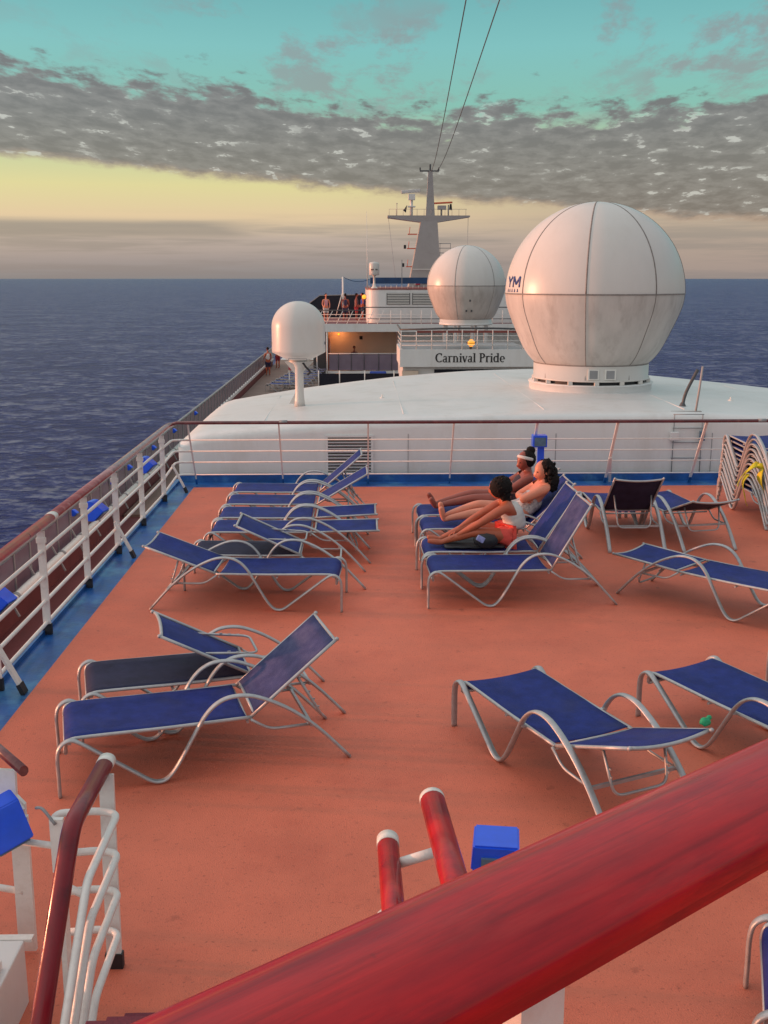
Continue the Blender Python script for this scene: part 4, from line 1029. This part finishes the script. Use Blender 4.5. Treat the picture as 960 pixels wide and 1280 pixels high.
# white casing of the left stair
sc2 = empty('stair_casing', (-1.7, 3.9, 0), 0, 'white painted steel casing panels beside the left stair', 'casing')
mb = MB(); mb.bb(-.62, .23, -1.1, .13, -.2, .30, bevel=.01); mb.build('casing_box', 'white', sc2)
mb = MB(); mb.bb(-.63, .26, .132, .17, .286, .30); mb.bb(-.20, .05, .132, .15, .02, .284); mb.build('top_flange', 'rail_white', sc2)
mb = MB(); mb.bb(-.60, .20, -1.0, -.06, .302, .34, bevel=.006); mb.build('cover_plate', 'rail_white', sc2)
wl = MB(); wl.bb(-1.79, -1.781, -.8, 3.71, -2.2, -.01); wl.bb(-1.079, -1.07, -.8, 3.71, -2.2, -.01); wl.bb(-1.78, -1.08, 3.72, 3.73, -2.2, -.26)
tag(wl.build('stairwell_wall', 'white'), kind='structure')
ds = empty('stair_down', (-1.43, 3.7, 0), 0, 'narrow flight going down inside the well beside the looped railing', 'stairs')
for k in range(10):
    mb = MB(); mb.bb(-.34, .34, -.22*(k+1), -.22*k-.0, -.20*(k+1)-.04, -.20*(k+1)); mb.build('tread', 'tread', ds)

# yellow towel tied to the stack
yt = MB()
def ribbon(pts, w_, tw=0):
    C = crom(pts, 6); n = len(C)
    yt.grid(lambda a, b_: C[min(int(a*(n-1)+.5), n-1)]+Vector((math.sin(a*5+tw)*.4, math.cos(a*3+tw), .35*math.sin(a*4)))*(b_-.5)*w_*(.6+.6*math.sin(PI*min(1, a*1.3))), n-1, 3)
ribbon([(5.32, 13.0, .80), (5.18, 12.95, .82), (5.06, 12.94, .72), (4.98, 12.92, .60), (4.97, 12.9, .57)], .17)
ribbon([(5.10, 12.93, .70), (5.03, 12.9, .60), (5.06, 12.88, .42), (5.09, 12.88, .30)], .13, 2)
ribbon([(5.30, 12.93, .82), (5.22, 12.86, .70), (5.26, 12.84, .55), (5.36, 12.84, .46)], .17, 1)
yt.ico((5.27, 12.93, .80), .06, (1.2, .8, .7), 2, .4, 4)
bmesh.ops.translate(yt.bm, vec=(-.17, -.02, -.03), verts=yt.bm.verts[:])
o = yt.build('yellow_towel', 'yellow'); mo = o.modifiers.new('t', 'SOLIDIFY'); mo.thickness = .008; tag(o, 'bright yellow cloth tied round the stacked loungers', 'cloth')

# ------------------------------------------------------------------ people
def skin_mesh(name, verts, edges, sub=2):
    """verts: list of (pos, radius) ; first one is the root"""
    me = D.meshes.new(name+'_rig'); me.from_pydata([Vector(p) for p, r in verts], edges, []); me.update()
    o = D.objects.new(name+'_rig', me); COL.objects.link(o)
    o.modifiers.new('skin', 'SKIN'); ss = o.modifiers.new('sub', 'SUBSURF'); ss.levels = sub; ss.render_levels = sub
    if not me.skin_vertices: 
        bm = bmesh.new(); bm.from_mesh(me); bm.verts.layers.skin.verify(); bm.to_mesh(me); bm.free()
    for i, (p, r) in enumerate(verts):
        sv = me.skin_vertices[0].data[i]; sv.radius = (r, r) if not isinstance(r, tuple) else r; sv.use_root = (i == 0)
    dg = bpy.context.evaluated_depsgraph_get(); dg.update()
    out = D.meshes.new_from_object(o.evaluated_get(dg)); D.objects.remove(o)
    return out
def chain(V, E, start, pts):
    """append joints to a skeleton, joined to vertex index start"""
    last = start
    for p, r in pts:
        V.append((p, r)); E.append((last, len(V)-1)) if last is not None else None; last = len(V)-1
    return last
def head_bm(bm, c, fwd, up, s=1.):
    fwd = Vector(fwd).normalized(); up = Vector(up); up = (up-fwd*up.dot(fwd)).normalized(); sd__ = up.cross(fwd)
    Mx = Matrix((fwd, sd__, up)).transposed()
    o = bmesh.ops.create_uvsphere(bm, u_segments=28, v_segments=20, radius=1)
    for v in o['verts']:
        d = v.co.copy(); x, y, z = d.x*.092, d.y*.072, d.z*.112
        if d.z < 0: y *= 1+.32*d.z; x *= 1+.10*d.z
        if d.x > 0 and d.z < -.25: x += .012*d.x
        nz = math.exp(-((d.y)/.13)**2-((d.z+.18)/.20)**2)*(d.x > 0); x += .026*nz
        ez = math.exp(-((abs(d.y)-.36)/.14)**2-((d.z-.05)/.12)**2)*(d.x > 0); x -= .009*ez
        mz = math.exp(-(d.y/.26)**2-((d.z+.52)/.07)**2)*(d.x > 0); x += .006*mz
        v.co = Mx @ (Vector((x, y, z))*s)+Vector(c)
        for f in v.link_faces: f.smooth = True
    for s_ in (-1, 1):
        e = bmesh.ops.create_icosphere(bm, subdivisions=2, radius=1)
        for v in e['verts']: v.co = Mx @ (Vector((v.co.x*.018-.005, v.co.y*.010+s_*.070, v.co.z*.028-.006))*s)+Vector(c)
    return Mx
def face_parts(root, c, Mx, s=1., name='eye'):
    for s_ in (-1, 1):
        MB().ico(Vector(c)+Mx @ (Vector((.078, s_*.026, .006))*s), .0095*s, (1, 1.3, .7), 2).build('eye', 'eye', root)
    MB().ico(Vector(c)+Mx @ (Vector((.083, 0, -.058))*s), .018*s, (.4, 1.2, .45), 2, rot=Mx).build('mouth', 'lip', root)
def hand_mesh(w_, d, n_, curl=.5, s=1., side=1):
    """palm and five fingers from wrist w_, pointing d, back of the hand n_"""
    d = Vector(d).normalized(); n_ = Vector(n_); n_ = (n_-d*n_.dot(d)).normalized(); l = d.cross(n_)*side; w_ = Vector(w_)
    outs = []
    V = [(w_, .022*s), (w_+d*.04*s, (.036*s, .016*s)), (w_+d*.078*s, (.038*s, .014*s))]; outs.append(skin_mesh('h', V, [(0, 1), (1, 2)], 1))
    for k, ln_ in enumerate((.066, .076, .070, .054)):
        b_ = w_+d*.072*s+l*(.027-.018*k)*s
        a1, a2, a3 = curl*.5, curl*1.1, curl*1.7
        p1 = b_+(d*math.cos(a1)-n_*math.sin(a1))*ln_*.45*s; p2 = p1+(d*math.cos(a2)-n_*math.sin(a2))*ln_*.32*s; p3 = p2+(d*math.cos(a3)-n_*math.sin(a3))*ln_*.26*s
        outs.append(skin_mesh('f', [(b_, .0095*s), (p1, .009*s), (p2, .008*s), (p3, .0065*s)], [(0, 1), (1, 2), (2, 3)], 1))
    b_ = w_+d*.022*s+l*.024*s; p1 = b_+(d*.6+l*.75-n_*.2)*.032*s; p2 = p1+(d*.9+l*.2-n_*.35)*.030*s
    outs.append(skin_mesh('t', [(b_, .013*s), (p1, .011*s), (p2, .008*s)], [(0, 1), (1, 2)], 1))
    return outs
def merge(name, meshes, m, parent=None, extra=None):
    bm = bmesh.new()
    for me in meshes: bm.from_mesh(me)
    if extra: extra(bm)
    for f in bm.faces: f.smooth = True; f.material_index = 0
    me = D.meshes.new(name); bm.to_mesh(me); bm.free(); me.materials.clear(); me.materials.append(M[m])
    o = D.objects.new(name, me); COL.objects.link(o)
    if parent: o.parent = parent; o.matrix_parent_inverse = parent.matrix_world.inverted() if False else Matrix.Identity(4)
    return o

def woman(base, label, J, skin, face, sc=1.):
    """J: joint positions relative to base"""
    root = empty('person', base, 0, label, 'person')
    V = [(J['pelvis'], .115*sc)]; E = []
    i1 = chain(V, E, 0, [(J['waist'], .095*sc), (J['chest'], .115*sc)]); 
    nb = chain(V, E, i1, [(J['neckb'], .055*sc), (J['head'], .045*sc)])
    for s_ in ('l', 'r'):
        chain(V, E, i1, [(J['sh'+s_], .056*sc), (Vector(J['sh'+s_]).lerp(Vector(J['el'+s_]), .45), .054*sc), (J['el'+s_], .042*sc), (Vector(J['el'+s_]).lerp(Vector(J['wr'+s_]), .35), .043*sc), (J['wr'+s_], .023*sc)])
        K, A = Vector(J['kn'+s_]), Vector(J['an'+s_]); Hh = Vector(J['hp'+s_])
        chain(V, E, 0, [(Hh, .092*sc), (Hh.lerp(K, .5), .078*sc), (K, .054*sc), (K.lerp(A, .35), .052*sc), (A, .031*sc), (Vector(J['he'+s_]), .030*sc), (Vector(J['he'+s_]).lerp(Vector(J['to'+s_]), .55), .034*sc), (J['to'+s_], .024*sc)])
    body = skin_mesh('b', V, E, 2)
    hands = []
    for s_ in ('l', 'r'):
        d = Vector(J['hd'+s_]); hands += hand_mesh(J['wr'+s_], d, J['hn'+s_], J.get('curl', .5), .95*sc, 1 if s_ == 'l' else -1)
    mx = []
    def ex(bm): mx.append(head_bm(bm, J['head'], face, J.get('up', (0, 0, 1)), sc*1.0))
    bo = merge('body', [body]+hands, skin, root, ex)
    face_parts(root, J['head'], mx[0], sc)
    return root, mx[0]
def cloth(root, name, pts, m, edges=None, extra=None):
    E = edges or [(i, i+1) for i in range(len(pts)-1)]
    o = merge(name, [skin_mesh('c', pts, E, 3)], m, root, extra)
    for v in o.data.vertices:
        p = v.co; k = mnoise.noise(Vector((p.x*14, p.y*9, p.z*26)))*.55+abs(mnoise.noise(Vector((p.x*24, p.y*18, p.z*40))))*.5
        v.co = p+v.normal*k*.012
    return o

def V3(x, y, z): return Vector((x, y, z))
# woman in the patterned dress
B = (1.86, 11.6, 0)
J = dict(pelvis=V3(-.05, 0, .49), waist=V3(.06, 0, .58), chest=V3(.17, 0, .70), neckb=V3(.23, 0, .84), head=V3(.21, -.01, .965),
    shl=V3(.22, -.155, .79), shr=V3(.21, .155, .79), ell=V3(-.06, -.20, .665), elr=V3(-.04, .2, .64), wrl=V3(.06, .03, .70), wrr=V3(.04, -.06, .655),
    hdl=V3(.15, .9, .15), hdr=V3(-.05, -1, .05), hnl=V3(-1, 0, .3), hnr=V3(-1, 0, .3),
    hpl=V3(-.10, -.09, .48), hpr=V3(-.10, .09, .48), knl=V3(-.50, -.07, .50), knr=V3(-.50, .08, .56), anl=V3(-.86, -.05, .43), anr=V3(-.86, .07, .45),
    hel=V3(-.915, -.05, .405), her=V3(-.915, .07, .42), tol=V3(-.96, -.07, .57), tor=V3(-.955, .05, .60), curl=.6)
W, mx = woman(B, 'reclining woman in patterned grey dress with long curly black hair, arms crossed', J, 'skin_t', (-1, -.35, -.12), 1.1)
cloth(W, 'dress', [(V3(-.24, 0, .49), (.18, .12)), (V3(-.06, 0, .49), (.165, .145)), (V3(.06, 0, .58), (.15, .13)), (V3(.165, 0, .70), (.155, .142))], 'dress')
hb_ = MB(); c = J['head']
hb_.ico(c+V3(.035, .01, .025), .108, (.95, .92, 1.02), 4, .10, 4)
for p, r in ((V3(.09, -.03, -.03), .075), (V3(.11, -.06, -.10), .07), (V3(.10, -.07, -.17), .055), (V3(.07, .07, -.08), .07), (V3(.12, .03, -.14), .07), (V3(.03, -.05, .08), .06)):
    hb_.ico(c+p, r, (1, .95, 1.15), 3, .35, 5)
rr_ = random.Random(3)
for k in range(110):
    t = rr_.random(); a = rr_.uniform(-PI, PI)
    p = V3(.05+.05*t, -.02-.03*t, .09-.30*t)+V3(.07*math.cos(a), .095*math.sin(a), rr_.uniform(-.02, .02))*(1-.35*t)
    if p.x < .0 and p.z < .06: continue
    hb_.ico(c+p, rr_.uniform(.014, .026), (1, 1, 1.3), 1)
hb_.build('hair', 'hair', W)
mb = MB(); mb.sweep([J['wrl']+V3(.0, .03*math.cos(t)*0, 0)+V3(.028*math.cos(t), 0, .028*math.sin(t)) for t in [2*PI*i/12 for i in range(12)]], .008, .012, lat=(0, 1, 0), closed=True); mb.build('watch', 'band', W)
# woman with headband
B = (1.86, 12.3, 0)
J = dict(pelvis=V3(-.04, 0, .49), waist=V3(.04, 0, .58), chest=V3(.12, 0, .70), neckb=V3(.15, 0, .83), head=V3(.115, 0, .955),
    shl=V3(.15, -.165, .78), shr=V3(.15, .165, .78), ell=V3(-.08, -.21, .65), elr=V3(-.08, .21, .64), wrl=V3(-.02, .0, .68), wrr=V3(-.02, -.08, .65),
    hdl=V3(.1, .9, .2), hdr=V3(-.05, -1, .15), hnl=V3(-1, 0, .3), hnr=V3(-1, 0, .3),
    hpl=V3(-.10, -.09, .48), hpr=V3(-.10, .09, .48), knl=V3(-.50, -.07, .515), knr=V3(-.50, .09, .54), anl=V3(-.90, -.05, .435), anr=V3(-.90, .07, .44),
    hel=V3(-.96, -.05, .405), her=V3(-.96, .07, .41), tol=V3(-1.03, -.08, .53), tor=V3(-1.05, .04, .565), curl=.5)
P_, mx = woman(B, 'reclining woman in dark top with white headband and hair bun', J, 'skin_d', (-1, -.45, -.2), 1.1)
cloth(P_, 'top', [(V3(-.06, 0, .50), (.155, .14)), (V3(.04, 0, .58), (.145, .125)), (V3(.11, 0, .70), (.16, .142)), (V3(.135, 0, .775), (.125, .085))], 'darktop')
cloth(P_, 'shorts', [(V3(-.03, 0, .49), .135), (V3(-.11, -.09, .485), .105), (V3(-.26, -.085, .49), .095), (V3(-.11, .09, .485), .105), (V3(-.26, .09, .50), .095)], 'darktop', [(0, 1), (1, 2), (0, 3), (3, 4)])
c = J['head']; hb_ = MB(); hb_.ico(c+V3(.03, .012, .026), .110, (.93, .90, 1.0), 4, .05, 5); hb_.ico(c+V3(.07, .03, .125), .055, (1, 1, .95), 3, .15, 4); hb_.build('hair', 'hair', P_)
ax = mx @ Vector((-.42, 0, .907)); e1_ = mx @ Vector((.907, 0, .42)); e2_ = mx @ Vector((0, 1, 0))
mb = MB(); mb.sweep([c+ax*.038+V3(.008, .003, .0)+e1_*.112*math.cos(t)+e2_*.098*math.sin(t) for t in [2*PI*i/32 for i in range(32)]], .019, .007, lat=ax, closed=True, n=8); mb.build('headband', 'band', P_)
# girl leaning forward
B = (1.55, 10.6, 0)
J = dict(pelvis=V3(.05, 0, .49), waist=V3(.06, 0, .61), chest=V3(.0, 0, .735), neckb=V3(-.06, 0, .855), head=V3(-.125, .0, .965),
    shl=V3(-.045, -.145, .80), shr=V3(-.045, .145, .80), ell=V3(-.32, -.17, .635), elr=V3(-.31, .15, .64), wrl=V3(-.56, -.11, .485), wrr=V3(-.55, .06, .50),
    hdl=V3(-.85, .35, -.4), hdr=V3(-.85, -.35, -.4), hnl=V3(-.3, -.2, 1), hnr=V3(-.3, .2, 1),
    hpl=V3(-.01, -.09, .47), hpr=V3(-.01, .09, .47), knl=V3(-.38, -.13, .53), knr=V3(-.38, .12, .55), anl=V3(-.67, -.07, .425), anr=V3(-.68, .04, .435),
    hel=V3(-.71, -.07, .405), her=V3(-.72, .04, .41), tol=V3(-.86, -.075, .425), tor=V3(-.86, .03, .44), curl=.7)
G_, mx = woman(B, 'girl in white tank top and coral shorts leaning forward to hold her ankles', J, 'skin_b', (-.8, .55, -.15))
cloth(G_, 'tank_top', [(V3(.06, 0, .53), (.155, .14)), (V3(.065, 0, .62), (.145, .125)), (V3(.015, 0, .735), (.155, .135)), (V3(-.03, 0, .81), (.125, .085))], 'tank')
cloth(G_, 'shorts', [(V3(.05, 0, .485), .135), (V3(-.03, -.085, .475), .102), (V3(-.17, -.10, .49), .098), (V3(-.03, .085, .475), .102), (V3(-.17, .10, .50), .098)], 'shorts', [(0, 1), (1, 2), (0, 3), (3, 4)])
c = J['head']; hb_ = MB(); hb_.ico(c+V3(.03, -.022, .02), .117, (1, .95, 1.0), 4, .08, 6)
for p, r in ((V3(.07, -.05, -.06), .062), (V3(.085, -.055, -.11), .048), (V3(.09, -.06, -.15), .035)): hb_.ico(c+p, r, (1, 1, 1.2), 3, .2, 6)
rr_ = random.Random(5)
for k in range(90):
    d = V3(rr_.gauss(0, 1), rr_.gauss(0, 1), rr_.gauss(0, 1)).normalized()
    if d.z < -.5 or d.x < -.6: continue
    hb_.ico(c+V3(.03, -.022, .02)+d*.112, rr_.uniform(.010, .018), (1, 1, 1), 1)
hb_.build('hair', 'hair', G_)
# dark towel on her lounger and bag
mb = MB(); mb.grid(lambda a, b_: Vector((.86+a*.62, 10.36+b_*.5, .375+.018*mnoise.noise(Vector((a*5, b_*5, 1)))+.012)), 20, 14); o = mb.build('dark_towel', 'black'); mo = o.modifiers.new('t', 'SOLIDIFY'); mo.thickness = .012; tag(o, 'black towel spread on the lounger under the girl', 'towel')
bg_ = empty('handbag', (1.28, 10.34, .40), 0, 'small black bag with a pale blue cloth beside the girl', 'bag')
MB().ico((0, 0, .07), .12, (1.05, .5, .62), 3, .15, 3).build('bag_body', 'black', bg_); MB().box((-.06, -.05, .10), (.085, .025, .06), mtx=Matrix.Rotation(.5, 4, 'Y'), bevel=.01).build('cloth_item', mat('pale_blue_cloth', (.30, .33, .62), .8, var=.3, vscale=30), bg_)

# distant figures
def stander(base, face, top, legs, skin, label, sit=False, name='person', arms=0):
    root = empty(name, base, math.atan2(face[1], face[0]), label, 'person'); root.scale = (.9, .9, .87)
    hz = .88 if not sit else .50
    V = [(V3(0, 0, hz+.05), .12)]; E = []
    i1 = chain(V, E, 0, [(V3(0, 0, hz+.22), .11), (V3(.0, 0, hz+.42), .13)])
    chain(V, E, i1, [(V3(.0, 0, hz+.60), .05), (V3(.02, 0, hz+.70), .045)])
    for s_ in (-1, 1):
        chain(V, E, i1, [(V3(0, s_*.18, hz+.52), .05), (V3(.02, s_*.24, hz+.24), .04), (V3(.16+arms*.1, s_*.20, hz+.04+arms*.3), .028), (V3(.22+arms*.12, s_*.19, hz+.0+arms*.34), .03)])
        if sit: chain(V, E, 0, [(V3(.05, s_*.09, hz), .09), (V3(.42, s_*.1, hz), .06), (V3(.42, s_*.1, .08), .035), (V3(.56, s_*.1, .04), .035)])
        else: chain(V, E, 0, [(V3(0, s_*.09, hz-.04), .09), (V3(.02, s_*.1, .48), .06), (V3(0, s_*.1, .08), .035), (V3(.14, s_*.11, .04), .035)])
    me = skin_mesh('b', V, E, 1)
    merge('body', [me], skin, root, lambda bm: head_bm(bm, V3(.03, 0, hz+.80), (1, 0, 0), (0, 0, 1)))
    cloth(root, 'shirt', [(V3(0, 0, hz+.08), .135), (V3(0, 0, hz+.24), .13), (V3(0, 0, hz+.44), .15), (V3(0, 0, hz+.53), .10)], top)
    if sit: cloth(root, 'trousers', [(V3(0, 0, hz+.04), .135), (V3(.05, -.09, hz), .105), (V3(.40, -.1, hz), .075), (V3(.05, .09, hz), .105), (V3(.40, .1, hz), .075)], legs, [(0, 1), (1, 2), (0, 3), (3, 4)])
    else: cloth(root, 'trousers', [(V3(0, 0, hz+.05), .135), (V3(0, -.09, hz-.05), .105), (V3(.02, -.1, .50), .075), (V3(0, .09, hz-.05), .105), (V3(.02, .1, .50), .075)], legs, [(0, 1), (1, 2), (0, 3), (3, 4)])
    MB().ico((0.005, 0, hz+.83), .10, (1, .82, 1), 3, .08, 5).build('hair', 'hair', root)
    return root
stander((-1.95, 60.5, .70), (.3, -1), 'c_pink', 'c_white', 'skin_t', 'distant person in pale pink top on the upper deck, leftmost of three')
stander((-.85, 60.8, .70), (-.2, 1), 'c_navy', 'c_navy', 'skin_d', 'distant person in black on the upper deck under the white V mast')
stander((-.22, 61.6, .70), (1, -.2), 'c_navy', 'c_red', 'skin_d', 'distant person standing between the V mast and the amber lamp')
stander((.15, 63.0, .70), (-1, -.2), 'c_blue', 'c_navy', 'skin_b', 'distant person in blue on the upper deck beside the upper house')
stander((-.35, 59.2, -1.84), (.2, -1), 'c_navy', 'c_navy', 'skin_d', 'distant person in dark clothes behind the glass balustrade', sit=True)
ch = empty('chair', (-.35, 59.2, -1.84), math.atan2(-1, .2), 'dark chair under the person behind the glass balustrade', 'chair')
mb = MB(); mb.bb(-.22, .24, -.24, .24, .36, .40); mb.build('seat', 'darkgrey', ch); mb = MB(); mb.bb(-.27, -.235, -.23, .23, .4, .8); mb.build('backrest', 'darkgrey', ch)
for sx, sy in ((-.2, -.2), (-.2, .2), (.2, -.2), (.2, .2)): MB().bar((sx, sy, 0), (sx, sy, .36), .015, 5).build('leg', 'darkgrey', ch)
stander((-4.95, 63, -2.19), (-.5, .6), 'c_green', 'c_red', 'skin_b', 'distant person in green shirt by the promenade railing left of the small dome', arms=.6)
stander((-5.15, 58.5, -2.19), (-.3, .6), 'c_white', 'c_navy', 'skin_b', 'distant person in white at the promenade rail nearest of the two')
# red and white first-aid stand beyond the roof
fs_ = empty('drink_stand', (-3.15, 50.5, -2.19), 0, 'small red and white stand just left of the pedestal dome post', 'stand')
MB().bb(-.3, .3, -.2, .2, 1.0, 1.35).build('red_panel', 'c_red', fs_)
for x in (-.28, .28): MB().bar((x, 0, 0), (x, 0, 1.0), .03, 6).build('leg', 'rail_white', fs_)
MB().prism([(-.36, 1.352), (.36, 1.352), (.1, 1.75)], -.22, .22).build('roof', 'c_red', fs_)

# ------------------------------------------------------------------ render settings
scn.render.engine = 'CYCLES'
scn.view_settings.view_transform = 'Standard'; scn.view_settings.look = 'None'; scn.view_settings.exposure = 0; scn.view_settings.gamma = 1
scn.render.resolution_x = 768; scn.render.resolution_y = 1024
scn.cycles.max_bounces = 6
